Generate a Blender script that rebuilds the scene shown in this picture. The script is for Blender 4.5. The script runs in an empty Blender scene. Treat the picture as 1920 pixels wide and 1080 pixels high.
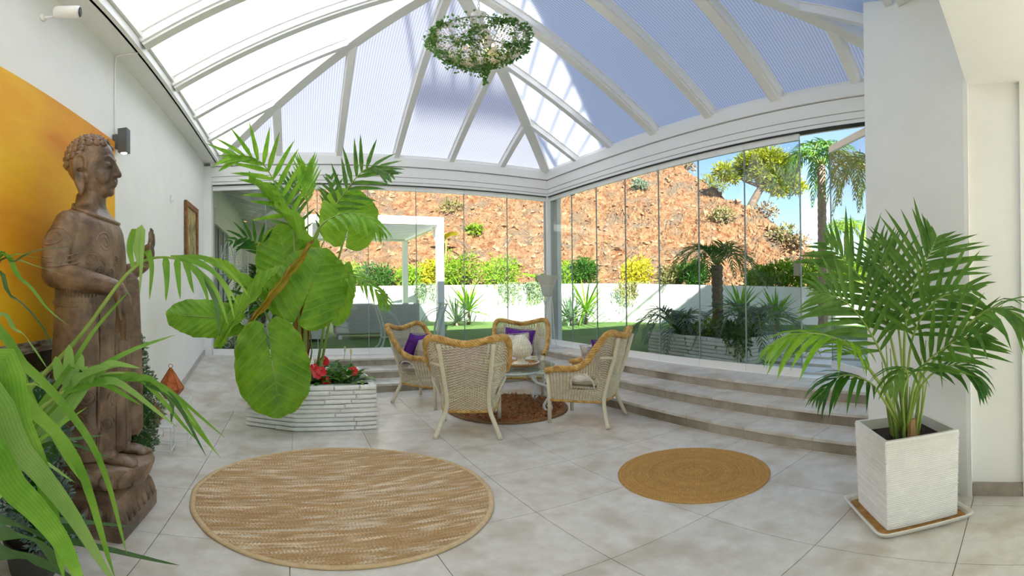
import bpy, math, random
import numpy as np
from mathutils import Vector, Matrix

# ------------------------------------------------------------------ camera, sky, sun, exposure
scene = bpy.context.scene
COL = scene.collection
PI = math.pi
ZC = 1.414
cam = bpy.data.cameras.new('camera')
cam.type = 'PANO'                       # the photograph is a stitched, cylinder-like panorama
cam.panorama_type = 'EQUIRECTANGULAR'
F = 863.15
cam.longitude_min, cam.longitude_max = -960 / F, 960 / F
cam.latitude_max, cam.latitude_min = 541.58 / F, -(1080 - 541.58) / F
cam.clip_start, cam.clip_end = 0.02, 500
cam_o = bpy.data.objects.new('camera', cam)
COL.objects.link(cam_o)
heading = (960 - 552.42) / F            # from +Y towards +X
M0 = Matrix.Rotation(-heading, 4, 'Z') @ Matrix.Rotation(PI / 2, 4, 'X')
tilt = Matrix.Rotation(5.49 / F, 4, 'Y') @ Matrix.Rotation(8.68 / F, 4, 'X')
cam_o.matrix_world = Matrix.Translation((0, 0, ZC)) @ tilt @ M0
scene.camera = cam_o

w = bpy.data.worlds.new('world')
scene.world = w
w.use_nodes = True
nt = w.node_tree
bgn = nt.nodes['Background']
sky = nt.nodes.new('ShaderNodeTexSky')
sky.sky_type = 'NISHITA'
sky.sun_disc = False
sky.sun_elevation = math.radians(36)
sky.sun_rotation = math.radians(204)
sky.air_density = 1.0
sky.dust_density = 0.4
sky.ozone_density = 1.6
nt.links.new(sky.outputs[0], bgn.inputs[0])
bgn.inputs[1].default_value = 0.085

sun = bpy.data.lights.new('sun', 'SUN')
sun.energy = 6.5
sun.angle = math.radians(0.53)
sun.color = (1.0, 0.93, 0.82)
sun_o = bpy.data.objects.new('sun', sun)
COL.objects.link(sun_o)
sun_o.rotation_euler = Vector((-0.48, -1.3, 1.0)).to_track_quat('Z', 'Y').to_euler()

vs = scene.view_settings
vs.view_transform = 'Standard'
vs.look = 'None'
vs.exposure = 1.92
vs.gamma = 1
vs.use_curve_mapping = False
scene.cycles.use_denoising = True
scene.cycles.max_bounces = 7
scene.cycles.diffuse_bounces = 4
scene.cycles.glossy_bounces = 3
scene.cycles.transmission_bounces = 6
scene.cycles.transparent_max_bounces = 14
scene.cycles.use_adaptive_sampling = True
scene.cycles.adaptive_threshold = 0.035
scene.cycles.sample_clamp_indirect = 6.0
scene.cycles.caustics_reflective = False
scene.cycles.caustics_refractive = False

random.seed(7)
R = random.Random(11)

# ------------------------------------------------------------------ materials
def lin(c):
    return tuple(((x / 255) / 12.92 if x / 255 <= .04045 else ((x / 255 + .055) / 1.055) ** 2.4) for x in c) + (1,)

def mat(name, c1, c2=None, scale=4, rough=.6, bump=0, bscale=40, metal=0, spec=.5, coord='Object', detail=6,
        trans=0, rand=0, stretch=None, c3=None, scale3=1.2, emit=0, contrast=(.35, .65), dist=.02):
    m = bpy.data.materials.new(name)
    m.use_nodes = True
    N, L = m.node_tree.nodes, m.node_tree.links
    b = N['Principled BSDF']
    b.inputs['Roughness'].default_value = rough
    b.inputs['Metallic'].default_value = metal
    b.inputs['Specular IOR Level'].default_value = spec
    col = None
    if coord == 'World':
        src = N.new('ShaderNodeNewGeometry').outputs['Position']
    else:
        src = N.new('ShaderNodeTexCoord').outputs[coord]
    if stretch:
        mp = N.new('ShaderNodeMapping')
        mp.inputs['Scale'].default_value = stretch
        L.new(src, mp.inputs['Vector'])
        src = mp.outputs[0]
    if c2 is not None:
        nz = N.new('ShaderNodeTexNoise')
        nz.inputs['Scale'].default_value = scale
        nz.inputs['Detail'].default_value = detail
        nz.inputs['Roughness'].default_value = .65
        L.new(src, nz.inputs['Vector'])
        rp = N.new('ShaderNodeValToRGB')
        rp.color_ramp.elements[0].position, rp.color_ramp.elements[1].position = contrast
        rp.color_ramp.elements[0].color, rp.color_ramp.elements[1].color = lin(c1), lin(c2)
        L.new(nz.outputs['Fac'], rp.inputs['Fac'])
        col = rp.outputs['Color']
        if c3 is not None:
            n3 = N.new('ShaderNodeTexNoise')
            n3.inputs['Scale'].default_value = scale3
            n3.inputs['Detail'].default_value = 4
            L.new(src, n3.inputs['Vector'])
            r3 = N.new('ShaderNodeValToRGB')
            r3.color_ramp.elements[0].position, r3.color_ramp.elements[1].position = .48, .66
            L.new(n3.outputs['Fac'], r3.inputs['Fac'])
            mx = N.new('ShaderNodeMix')
            mx.data_type = 'RGBA'
            L.new(r3.outputs['Color'], mx.inputs['Factor'])
            L.new(col, mx.inputs['A'])
            mx.inputs['B'].default_value = lin(c3)
            col = mx.outputs['Result']
    if rand:
        if col is None:
            rgb = N.new('ShaderNodeRGB')
            rgb.outputs[0].default_value = lin(c1)
            col = rgb.outputs[0]
        oi = N.new('ShaderNodeObjectInfo')
        mr = N.new('ShaderNodeMapRange')
        mr.inputs['To Min'].default_value = 1 - rand
        mr.inputs['To Max'].default_value = 1 + rand
        L.new(oi.outputs['Random'], mr.inputs['Value'])
        hs = N.new('ShaderNodeHueSaturation')
        L.new(mr.outputs[0], hs.inputs['Value'])
        L.new(col, hs.inputs['Color'])
        col = hs.outputs[0]
    if col is not None:
        L.new(col, b.inputs['Base Color'])
    else:
        b.inputs['Base Color'].default_value = lin(c1)
    if emit:
        b.inputs['Emission Color'].default_value = lin(c1)
        b.inputs['Emission Strength'].default_value = emit
    if bump:
        nb = N.new('ShaderNodeTexNoise')
        nb.inputs['Scale'].default_value = bscale
        nb.inputs['Detail'].default_value = 5
        L.new(src, nb.inputs['Vector'])
        bp = N.new('ShaderNodeBump')
        bp.inputs['Strength'].default_value = bump
        bp.inputs['Distance'].default_value = dist
        L.new(nb.outputs['Fac'], bp.inputs['Height'])
        L.new(bp.outputs[0], b.inputs['Normal'])
    if trans:
        t = N.new('ShaderNodeBsdfTranslucent')
        if col is not None:
            L.new(col, t.inputs['Color'])
        else:
            t.inputs['Color'].default_value = lin(c1)
        ms = N.new('ShaderNodeMixShader')
        ms.inputs[0].default_value = trans
        L.new(b.outputs[0], ms.inputs[1])
        L.new(t.outputs[0], ms.inputs[2])
        L.new(ms.outputs[0], N['Material Output'].inputs[0])
    return m

def glass_mat(name, tint, refl=1.0):
    m = bpy.data.materials.new(name)
    m.use_nodes = True
    N, L = m.node_tree.nodes, m.node_tree.links
    N.remove(N['Principled BSDF'])
    t = N.new('ShaderNodeBsdfTransparent')
    t.inputs[0].default_value = (*tint, 1)
    g = N.new('ShaderNodeBsdfGlossy')
    g.inputs['Roughness'].default_value = 0.0
    lw = N.new('ShaderNodeLayerWeight')          # Schlick reflectance
    lw.inputs[0].default_value = .5
    pw = N.new('ShaderNodeMath')
    pw.operation = 'POWER'
    pw.inputs[1].default_value = 5
    L.new(lw.outputs['Facing'], pw.inputs[0])
    fr = N.new('ShaderNodeMath')
    fr.operation = 'MULTIPLY_ADD'
    fr.inputs[1].default_value = .7
    fr.inputs[2].default_value = .025 * refl
    L.new(pw.outputs[0], fr.inputs[0])
    ms = N.new('ShaderNodeMixShader')
    L.new(fr.outputs[0], ms.inputs[0])
    L.new(t.outputs[0], ms.inputs[1])
    L.new(g.outputs[0], ms.inputs[2])
    L.new(ms.outputs[0], N['Material Output'].inputs[0])
    return m

def polycarb_mat():
    m = bpy.data.materials.new('ribbed polycarbonate')
    m.use_nodes = True
    N, L = m.node_tree.nodes, m.node_tree.links
    b = N['Principled BSDF']
    tc = N.new('ShaderNodeTexCoord')
    wv = N.new('ShaderNodeTexWave')
    wv.bands_direction = 'X'
    wv.inputs['Scale'].default_value = 9.0
    L.new(tc.outputs['Object'], wv.inputs['Vector'])
    rp = N.new('ShaderNodeValToRGB')
    rp.color_ramp.elements[0].color = (.64, .68, .74, 1)
    rp.color_ramp.elements[1].color = (.90, .93, .97, 1)
    L.new(wv.outputs['Fac'], rp.inputs['Fac'])
    t = N.new('ShaderNodeBsdfTranslucent')
    L.new(rp.outputs[0], t.inputs['Color'])
    L.new(rp.outputs[0], b.inputs['Base Color'])
    b.inputs['Roughness'].default_value = .35
    ms = N.new('ShaderNodeMixShader')
    ms.inputs[0].default_value = .84
    L.new(b.outputs[0], ms.inputs[1])
    L.new(t.outputs[0], ms.inputs[2])
    L.new(ms.outputs[0], N['Material Output'].inputs[0])
    return m

MT = {}
MT['wall'] = mat('white plaster', (247, 247, 244), (251, 251, 249), 3, .8, .12, 9, coord='World', dist=.03)
MT['frame'] = mat('white lacquered aluminium', (249, 248, 245), None, rough=.35)
MT['tile'] = mat('grey beige stone tile', (208, 201, 190), (231, 227, 219), 7.5, .36, .08, 90, coord='World', rand=.03,
                 c3=(200, 190, 175), scale3=3.4, detail=12, contrast=(.3, .7), dist=.004)
MT['riser'] = mat('brown grey stone riser', (158, 147, 130), (190, 180, 164), 6.5, .45, .05, 60, coord='World', rand=.04,
                  c3=(128, 114, 96), scale3=1.6, detail=10, contrast=(.3, .7), dist=.004)
MT['grout'] = mat('grout', (165, 155, 140), (180, 170, 155), 20, .9)
MT['skirt'] = mat('stone skirting', (178, 172, 164), (200, 195, 188), 5, .5, coord='World')
MT['skirt2'] = mat('dark stone skirting', (150, 140, 128), (172, 162, 150), 8, .5, coord='World')
MT['glass'] = glass_mat('clear glass', (.81, .84, .83))
MT['glass_edge'] = mat('glass edge seal', (150, 158, 158), None, rough=.3)
MT['poly'] = polycarb_mat()
MT['dark'] = mat('black rubber', (38, 40, 42), None, rough=.6)
MT['render_white'] = mat('white masonry paint', (236, 236, 232), (244, 244, 240), 2, .85, .1, 20, coord='World')
MT['stucco'] = mat('painted stone', (240, 238, 232), (250, 249, 246), 9, .75, .5, 28, dist=.02, rand=.03)

# ------------------------------------------------------------------ mesh helpers
class MB:
    def __init__(s):
        s.v, s.f, s.uv = [], [], []
    def add(s, verts, faces, uvs=None):
        o = len(s.v)
        s.v.extend([tuple(p) for p in verts])
        s.f.extend([tuple(i + o for i in f) for f in faces])
        s.uv.extend(uvs if uvs is not None else [(0.0, 0.0)] * len(verts))
        return s
    def box(s, x0, x1, y0, y1, z0, z1):
        v = [(x, y, z) for x in (x0, x1) for y in (y0, y1) for z in (z0, z1)]
        return s.add(v, [(0, 1, 3, 2), (4, 6, 7, 5), (0, 4, 5, 1), (2, 3, 7, 6), (0, 2, 6, 4), (1, 5, 7, 3)])
    def obox(s, c, d, mx=None):
        h = [x / 2 for x in d]
        v = [Vector((sx * h[0], sy * h[1], sz * h[2])) for sx in (-1, 1) for sy in (-1, 1) for sz in (-1, 1)]
        if mx is not None:
            v = [mx @ p for p in v]
        v = [p + Vector(c) for p in v]
        return s.add(v, [(0, 1, 3, 2), (4, 6, 7, 5), (0, 4, 5, 1), (2, 3, 7, 6), (0, 2, 6, 4), (1, 5, 7, 3)])
    def beam(s, a, b, wd, ht, up=(0, 0, 1), drop=0):
        """square bar from a to b; wd across, ht along up, its top lying drop below the line"""
        a, b = Vector(a), Vector(b)
        d = (b - a).normalized()
        sd = d.cross(Vector(up)).normalized()
        u = sd.cross(d).normalized()
        v = []
        for p in (a, b):
            for sx in (-1, 1):
                for k in (-drop - ht, -drop):
                    v.append(p + sd * (sx * wd / 2) + u * k)
        return s.add(v, [(0, 1, 3, 2), (4, 6, 7, 5), (0, 4, 5, 1), (2, 3, 7, 6), (0, 2, 6, 4), (1, 5, 7, 3)])
    def tube(s, pts, rad, n=8, closed=False, caps=True, flat=1.0, upv=None):
        pts = [Vector(p) for p in pts]
        k = len(pts)
        rad = rad if hasattr(rad, '__len__') else [rad] * k
        tans = []
        for i in range(k):
            if closed:
                t = pts[(i + 1) % k] - pts[i - 1]
            else:
                t = pts[min(i + 1, k - 1)] - pts[max(i - 1, 0)]
            tans.append(t.normalized() if t.length > 1e-9 else Vector((0, 0, 1)))
        ref = Vector(upv) if upv else (Vector((0, 0, 1)) if abs(tans[0].z) < .9 else Vector((1, 0, 0)))
        nrm = (ref - tans[0] * ref.dot(tans[0])).normalized()
        v = []
        for i in range(k):
            t = tans[i]
            nrm = nrm - t * nrm.dot(t)
            nrm = nrm.normalized() if nrm.length > 1e-6 else t.orthogonal().normalized()
            bn = t.cross(nrm)
            for j in range(n):
                a = 2 * PI * j / n
                v.append(pts[i] + (nrm * (math.cos(a) * flat) + bn * math.sin(a)) * rad[i])
        f = []
        m = k if closed else k - 1
        for i in range(m):
            i2 = (i + 1) % k
            for j in range(n):
                j2 = (j + 1) % n
                f.append((i * n + j, i * n + j2, i2 * n + j2, i2 * n + j))
        if caps and not closed:
            f.append(tuple(range(n - 1, -1, -1)))
            f.append(tuple((k - 1) * n + j for j in range(n)))
        return s.add(v, f)
    def lathe(s, prof, n=24, c=(0, 0, 0), sx=1, sy=1, cap=True):
        v, f = [], []
        for r, z in prof:
            for j in range(n):
                a = 2 * PI * j / n
                v.append((c[0] + r * sx * math.cos(a), c[1] + r * sy * math.sin(a), c[2] + z))
        for i in range(len(prof) - 1):
            for j in range(n):
                j2 = (j + 1) % n
                f.append((i * n + j, i * n + j2, (i + 1) * n + j2, (i + 1) * n + j))
        if cap:
            f.append(tuple(range(n - 1, -1, -1)))
            f.append(tuple((len(prof) - 1) * n + j for j in range(n)))
        return s.add(v, f)
    def grid(s, fn, nu, nv, closeu=False):
        v, f, uv = [], [], []
        for i in range(nu + (0 if closeu else 1)):
            for j in range(nv + 1):
                v.append(fn(i / nu, j / nv))
                uv.append((i / nu, j / nv))
        tot = nu + (0 if closeu else 1)
        for i in range(nu):
            i2 = (i + 1) % tot
            for j in range(nv):
                f.append((i * (nv + 1) + j, i2 * (nv + 1) + j, i2 * (nv + 1) + j + 1, i * (nv + 1) + j + 1))
        return s.add(v, f, uv)
    def ell(s, c, r, n=10, m=7, mx=None):
        """ellipsoid"""
        v, f = [], []
        for i in range(m + 1):
            th = PI * i / m
            for j in range(n):
                a = 2 * PI * j / n
                p = Vector((r[0] * math.sin(th) * math.cos(a), r[1] * math.sin(th) * math.sin(a), r[2] * math.cos(th)))
                if mx is not None:
                    p = mx @ p
                v.append(p + Vector(c))
        for i in range(m):
            for j in range(n):
                j2 = (j + 1) % n
                f.append((i * n + j, (i + 1) * n + j, (i + 1) * n + j2, i * n + j2))
        return s.add(v, f)
    def prism(s, poly, z0, z1):
        n = len(poly)
        v = [(x, y, z0) for x, y in poly] + [(x, y, z1) for x, y in poly]
        f = [tuple(range(n - 1, -1, -1)), tuple(range(n, 2 * n))]
        f += [(i, (i + 1) % n, n + (i + 1) % n, n + i) for i in range(n)]
        return s.add(v, f)
    def mesh(s, name, m=None, smooth=False):
        me = bpy.data.meshes.new(name)
        me.from_pydata(s.v, [], s.f)
        if any(u != (0.0, 0.0) for u in s.uv):
            ul = me.uv_layers.new(name='UVMap')
            li = np.empty(len(me.loops), np.int32)
            me.loops.foreach_get('vertex_index', li)
            ul.data.foreach_set('uv', np.array(s.uv, np.float32)[li].ravel())
        if m is not None:
            me.materials.append(MT[m] if isinstance(m, str) else m)
        if smooth:
            me.polygons.foreach_set('use_smooth', [True] * len(me.polygons))
        me.update()
        return me
    def build(s, name, m, parent=None, smooth=False, bevel=0, loc=None, recalc=False):
        me = s.mesh(name, m, smooth)
        if recalc:
            import bmesh
            bm = bmesh.new(); bm.from_mesh(me)
            bmesh.ops.recalc_face_normals(bm, faces=bm.faces[:])
            bm.to_mesh(me); bm.free()
        o = link(name, me, parent)
        if loc is not None:
            o.location = loc
        if bevel:
            md = o.modifiers.new('bevel', 'BEVEL')
            md.width = bevel
            md.segments = 2
            md.limit_method = 'ANGLE'
        return o

def link(name, data, parent=None):
    o = bpy.data.objects.new(name, data)
    COL.objects.link(o)
    if parent is not None:
        o.parent = parent
    return o

def tag(o, label, cat, group=None):
    o['label'] = label
    o['category'] = cat
    if group:
        o['group'] = group
    return o

def thing(name, label, cat, loc=(0, 0, 0), rz=0, group=None):
    o = link(name, None)
    o.location = loc
    o.rotation_euler = (0, 0, rz)
    return tag(o, label, cat, group)

def struct(o, label=None):
    o['kind'] = 'structure'
    if label:
        o['label'] = label
    return o

def sroot(name, label=None, loc=(0, 0, 0)):
    o = link(name, None)
    o.location = loc
    return struct(o, label)

def copy_tree(o, parent=None):
    c = o.copy()
    COL.objects.link(c)
    if parent is not None:
        c.parent = parent
    for ch in list(o.children):
        copy_tree(ch, c)
    return c

def bez(pts, n):
    """smooth curve through control points (Catmull-Rom), n+1 samples"""
    P = [Vector(p) for p in pts]
    P = [P[0] * 2 - P[1]] + P + [P[-1] * 2 - P[-2]]
    out = []
    segs = len(P) - 3
    for i in range(n + 1):
        t = i / n * segs
        k = min(int(t), segs - 1)
        t -= k
        a, b, c, d = P[k:k + 4]
        out.append(.5 * ((2 * b) + (c - a) * t + (2 * a - 5 * b + 4 * c - d) * t * t + (3 * b - a - 3 * c + d) * t ** 3))
    return out

# ------------------------------------------------------------------ room shell
XR, YB, XL, XE = 4.80, 7.774, -1.527, -1.30
ZG, ZT, ZE, SL = .369, 3.302, 3.84, .56       # glass foot, glass top, eave, roof slope
YF = .88                                       # front eave of the glass roof
XM = (XE + XR) / 2                             # ridge
T = .69

# floor: square stone tiles on a grout bed
floor = sroot('floor', 'grey beige stone tiled floor of the sunroom')
MB().box(XL - .1, XR - .4, -4.2, 6.5, -.12, -.012).build('bed', 'grout', floor)
def tile_mesh(sx, sy, g=.002):
    return MB().box(g, sx - g, g, sy - g, -.03, 0).mesh('tile', 'tile')
cache = {}
def tiles(parent, x0, x1, y0, y1, z, ox=1.35, oy=2.36):
    xs = sorted({x0, x1, *[ox + T * k for k in range(-12, 14) if x0 + .02 < ox + T * k < x1 - .02]})
    ys = sorted({y0, y1, *[oy + T * k for k in range(-12, 14) if y0 + .02 < oy + T * k < y1 - .02]})
    for a, b in zip(xs, xs[1:]):
        for c, d in zip(ys, ys[1:]):
            key = (round(b - a, 3), round(d - c, 3))
            if key not in cache:
                cache[key] = tile_mesh(b - a, d - c)
            o = link('tile', cache[key], parent)
            o.location = (a, c, z)
tiles(floor, XL, 3.48, -4.0, 6.35, 0)

# three steps up to the glass, on the right and along the back
NX = [3.46, 3.88, 4.27, 5.0]
NY = [6.33, 6.77, 7.22, 7.95]
steps = sroot('floor_steps', 'three stone steps up to the glass on two sides')
XS0 = .30
for k in range(3):
    z = .123 * (k + 1)
    b = MB()
    b.box(NX[k] + .01, 5.0, .75, NY[3], z - .123, z - .02)
    b.box(XS0, NX[k] + .02, NY[k] + .01, NY[3], z - .123, z - .02)
    b.build('core', 'grout', steps)
    tiles(steps, NX[k] - .012, NX[k + 1] + .02 if k < 2 else 4.98, .75, NY[k], z)
    tiles(steps, XS0, NX[k + 1] + .02 if k < 2 else 4.98, NY[k] - .012, NY[k + 1] + .02 if k < 2 else NY[3] - .02, z)
    # riser slabs
    ys = [.75] + [2.36 + T * i for i in range(-2, 8) if .8 < 2.36 + T * i < NY[k] - .05] + [NY[k]]
    for a, c in zip(ys, ys[1:]):
        MB().box(NX[k], NX[k] + .014, a + .001, c - .001, z - .123, z - .03).build('riser', 'riser', steps)
    xs = [XS0] + [1.35 + T * i for i in range(-3, 8) if XS0 + .05 < 1.35 + T * i < NX[k] - .05] + [NX[k]]
    for a, c in zip(xs, xs[1:]):
        MB().box(a + .001, c - .001, NY[k], NY[k] + .014, z - .123, z - .03).build('riser', 'riser', steps)

# ramp on the left, rising to the level of the glass
ramp = sroot('floor_ramp', 'stone ramp rising beside the left wall to the back glass')
v = [(XL, 5.39, 0), (XS0, 5.39, 0), (XL, 7.55, ZG), (XS0, 7.55, ZG), (XL, 7.95, ZG), (XS0, 7.95, ZG),
     (XL, 5.39, -.1), (XS0, 5.39, -.1), (XL, 7.95, -.1), (XS0, 7.95, -.1)]
MB().add(v, [(0, 1, 3, 2), (2, 3, 5, 4), (6, 8, 9, 7), (0, 6, 7, 1), (4, 5, 9, 8), (0, 2, 4, 8, 6), (1, 7, 9, 5, 3)]).build('slope', 'tile', ramp)

wl = struct(MB().box(XL - .25, XL, -4.2, 7.95, -.1, 4.2).build('wall_left', 'wall'), 'plain white plaster wall on the left')
b = MB()
b.add([(XL, 5.2, 0), (XL + .012, 5.2, 0), (XL, 5.39, 0), (XL + .012, 5.39, 0), (XL, 7.55, ZG), (XL + .012, 7.55, ZG), (XL, 7.72, ZG), (XL + .012, 7.72, ZG),
       (XL, 5.2, .1), (XL + .012, 5.2, .1), (XL, 5.39, .1), (XL + .012, 5.39, .1), (XL, 7.55, ZG + .09), (XL + .012, 7.55, ZG + .09), (XL, 7.72, ZG + .09), (XL + .012, 7.72, ZG + .09)],
      [(1, 3, 11, 9), (3, 5, 13, 11), (5, 7, 15, 13), (8, 9, 11, 10), (10, 11, 13, 12), (12, 13, 15, 14), (0, 1, 9, 8)])
b.box(XL, XL + .012, -2.0, 5.2, 0, .1)
struct(b.build('baseboard_left', 'skirt'), 'grey stone skirting climbing with the ramp')
struct(MB().box(XL, -1.40, 7.68, 7.95, ZG, 3.64).build('trim_1', 'wall'), 'white post in the back left corner')

# soffit and gutter fascia above the left wall
b = MB(); b.box(XL, -1.27, -1.0, 7.95, 3.70, 3.76); b.box(XL, -1.50, -1.0, 7.95, 3.76, 4.2)
struct(b.build('trim_2', 'wall'), 'white soffit over the left wall')
b = MB(); b.box(-1.30, -1.262, YF, 7.72, 3.685, 3.79); b.box(-1.285, -1.245, YF, 7.72, 3.80, 3.905); b.box(-1.33, -1.28, YF, 7.72, 3.70, 3.90)
struct(b.build('trim_3', 'frame', bevel=.004), 'white gutter fascia along the left roof edge')

# eave beams over the glass
def eave(name, label, back):
    b = MB()
    prof = [(ZT, ZT + .05, .05), (ZT + .055, ZT + .14, .06), (ZT + .145, 3.625, .07), (3.635, 3.80, .10), (3.80, 3.86, .06)]
    for z0, z1, d in prof:
        if back:
            b.box(-1.41, XR + .12, YB - d, YB + .12, z0, z1)
        else:
            b.box(XR - d, XR + .12, .3, YB + .12, z0, z1)
    return struct(b.build(name, 'frame', bevel=.004), label)
eave('trim_4', 'white eave beam above the back glass', True)
eave('trim_5', 'white eave beam above the right glass', False)
b = MB(); b.box(-1.38, XR - .05, YB - .055, YB + .05, ZT - .012, ZT + .001); b.box(XR - .055, XR + .05, .3, YB - .05, ZT - .012, ZT + .001)
struct(b.build('trim_6', 'dark'), 'dark running track above the glass panes')

# corner post
struct(MB().box(XR - .075, XR + .075, YB - .075, YB + .075, ZG, ZT).build('trim_7', 'frame', bevel=.005), 'white corner post between the two glass walls')

# glass walls
def glazing(name, label, edges, back):
    root = sroot(name, label)
    for a, c in zip(edges, edges[1:]):
        if back:
            g = MB().box(a + .003, c - .003, YB - .006, YB + .006, ZG + .03, ZT - .015)
        else:
            g = MB().box(XR - .006, XR + .006, a + .003, c - .003, ZG + .03, ZT - .015)
        p = g.build('pane', 'glass', root)
        for nm, z0, z1 in (('top_rail', ZT - .095, ZT - .013), ('bottom_rail', ZG + .005, ZG + .10)):
            r = MB()
            if back:
                r.box(a + .002, c - .002, YB - .02, YB + .02, z0, z1)
            else:
                r.box(XR - .02, XR + .02, a + .002, c - .002, z0, z1)
            r.build(nm, 'frame', p)
        s = MB()
        if back:
            s.box(c - .006, c + .006, YB - .009, YB + .009, ZG + .1, ZT - .095)
        else:
            s.box(XR - .009, XR + .009, a - .006, a + .006, ZG + .1, ZT - .095)
        s.build('seal', 'glass_edge', p)
    return root
glazing('window_1', 'frameless sliding glass panes along the back', [-1.39, -.48, .39, 1.26, 2.11, 3.005, 3.88, 4.72], True)
w2 = glazing('window_2', 'frameless sliding glass panes along the right', [2.44, 3.22, 3.97, 4.73, 5.47, 6.22, 6.96, 7.69], False)
MB().box(XR - .03, XR + .03, 2.455, 2.525, 1.56, 1.74).build('lock_plate', mat('grey lock plate', (150, 148, 136), None, rough=.35, metal=.5), w2, bevel=.004)
struct(MB().box(4.875, 4.965, 7.58, 7.72, ZG, ZT).build('trim_13', 'frame'), 'white outer post beside the glass corner')
lf = sroot('window_3', 'open glass leaf swung out at the end of the right glass wall')
A, B = Vector((4.92, 1.66, 0)), Vector((5.45, 2.33, 0))
def leafbar(z0, z1, wd, mname, nm, par):
    b = MB(); b.beam(A + Vector((0, 0, z1)), B + Vector((0, 0, z1)), wd, z1 - z0)
    return b.build(nm, mname, par)
pn = leafbar(ZG + .03, ZT - .015, .012, 'glass', 'pane', lf)
leafbar(ZT - .10, ZT - .01, .04, 'frame', 'top_rail', pn)
leafbar(ZG + .005, ZG + .10, .04, 'frame', 'bottom_rail', pn)
b = MB(); b.obox((B.x, B.y, (ZG + ZT) / 2), (.014, .014, ZT - ZG - .2)); b.build('seal', 'glass_edge', pn)
b = MB(); b.box(-1.39, XR, YB - .05, YB + .09, ZG - .03, ZG + .006); b.box(XR - .05, XR + .09, .75, YB, ZG - .03, ZG + .006)
struct(b.build('trim_8', 'frame'), 'white sill under the glass walls')

# glass-house roof: hipped, polycarbonate between white rafters
roof = sroot('ceiling', 'hipped conservatory roof of white rafters and translucent ribbed panels')
H = XM - XE
ZR = ZE + H * SL
def rp(side, s, t, up=0):
    """a point on a slope: s along the eave, t in from the eave"""
    z = ZE + t * SL + up
    return {'L': (XE + t, s, z), 'R': (XR - t, s, z), 'B': (s, YB - t, z), 'F': (s, YF + t, z)}[side]
def clip(poly, a, c):
    """keep a <= s <= c"""
    for val, sg in ((a, 1), (c, -1)):
        out = []
        for i in range(len(poly)):
            p, q = poly[i - 1], poly[i]
            dp, dq = sg * (p[0] - val), sg * (q[0] - val)
            if dp * dq < 0:
                k = dp / (dp - dq)
                out.append((val, p[1] + (q[1] - p[1]) * k))
            if dq >= 0:
                out.append(q)
        poly = out
        if len(poly) < 3:
            return []
    return poly
YJ = [1.70, 2.70, 3.70, 4.724, 5.73, 6.70]
XJ = [-.25, .76, XM, 2.75, 3.75]
slopes = {'L': (YJ, [(YF, 0), (YB, 0), (YB - H, H), (YF + H, H)]), 'R': (YJ, [(YF, 0), (YB, 0), (YB - H, H), (YF + H, H)]),
          'B': (XJ, [(XE, 0), (XR, 0), (XM, H)]), 'F': (XJ, [(XE, 0), (XR, 0), (XM, H)])}
for sd, (js, poly) in slopes.items():
    cuts = [poly[0][0]] + js + [poly[1][0]]
    for a, c in zip(cuts, cuts[1:]):
        pg = clip(poly, a + .02, c - .02)
        if not pg:
            continue
        o3 = Vector(rp(sd, (a + c) / 2, 0, .01))
        ax = Vector(rp(sd, 1, 0)) - Vector(rp(sd, 0, 0))
        ay = (Vector(rp(sd, 0, 1)) - Vector(rp(sd, 0, 0))).normalized()
        az = ax.cross(ay)
        if az.z < 0:
            ax, az = -ax, -az
        mw = Matrix((ax, ay, az)).transposed().to_4x4()
        mw.translation = o3
        inv = mw.inverted()
        loc = [inv @ Vector(rp(sd, s, t, .01)) for s, t in pg]
        n = len(loc)
        mb = MB()
        mb.add(loc + [p + Vector((0, 0, .016)) for p in loc],
               [tuple(range(n)), tuple(range(2 * n - 1, n - 1, -1))] + [(i, n + i, n + (i + 1) % n, (i + 1) % n) for i in range(n)])
        o = mb.build('roof_panel', 'poly', roof, recalc=True)
        o.matrix_local = mw
    for s in js:
        lim = min(s - poly[0][0], poly[1][0] - s, H)
        wide = (sd in 'LR' and s in (2.70, 3.70, 4.724))
        wd = .165 if wide else .095
        a, bb = Vector(rp(sd, s, .0)), Vector(rp(sd, s, lim))
        upv = (bb - a).normalized().cross(Vector(rp(sd, 1, 0)) - Vector(rp(sd, 0, 0)))
        if upv.z < 0:
            upv = -upv
        m2 = MB(); m2.beam(a, bb, wd, .10, upv, 0); m2.beam(a, bb, wd + .04, .012, upv, -.002)
        if wide:
            m2.beam(a, bb, wd - .05, .03, upv, .10)
        m2.build('rafter', 'frame', roof, bevel=.003)
for cx, cy in ((XE, YB), (XR, YB), (XE, YF), (XR, YF)):
    a = Vector((cx, cy, ZE))
    bb = Vector((XM, YB - H if cy == YB else YF + H, ZR))
    m2 = MB(); m2.beam(a, bb, .165, .13, (0, 0, 1), -.005)
    m2.build('hip_rafter', 'frame', roof, bevel=.004)
m2 = MB(); m2.beam((XM, YF + H - .05, ZR), (XM, YB - H + .05, ZR), .14, .16, (0, 0, 1), -.01)
m2.build('ridge_beam', 'frame', roof, bevel=.004)
for sd in 'LRBF':     # glazing bars along the eaves
    s0, s1 = slopes[sd][1][0][0], slopes[sd][1][1][0]
    m2 = MB(); m2.beam(rp(sd, s0 + .05, .03), rp(sd, s1 - .05, .03), .07, .06)
    m2.build('eave_bar', 'frame', roof, bevel=.003)

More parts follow.
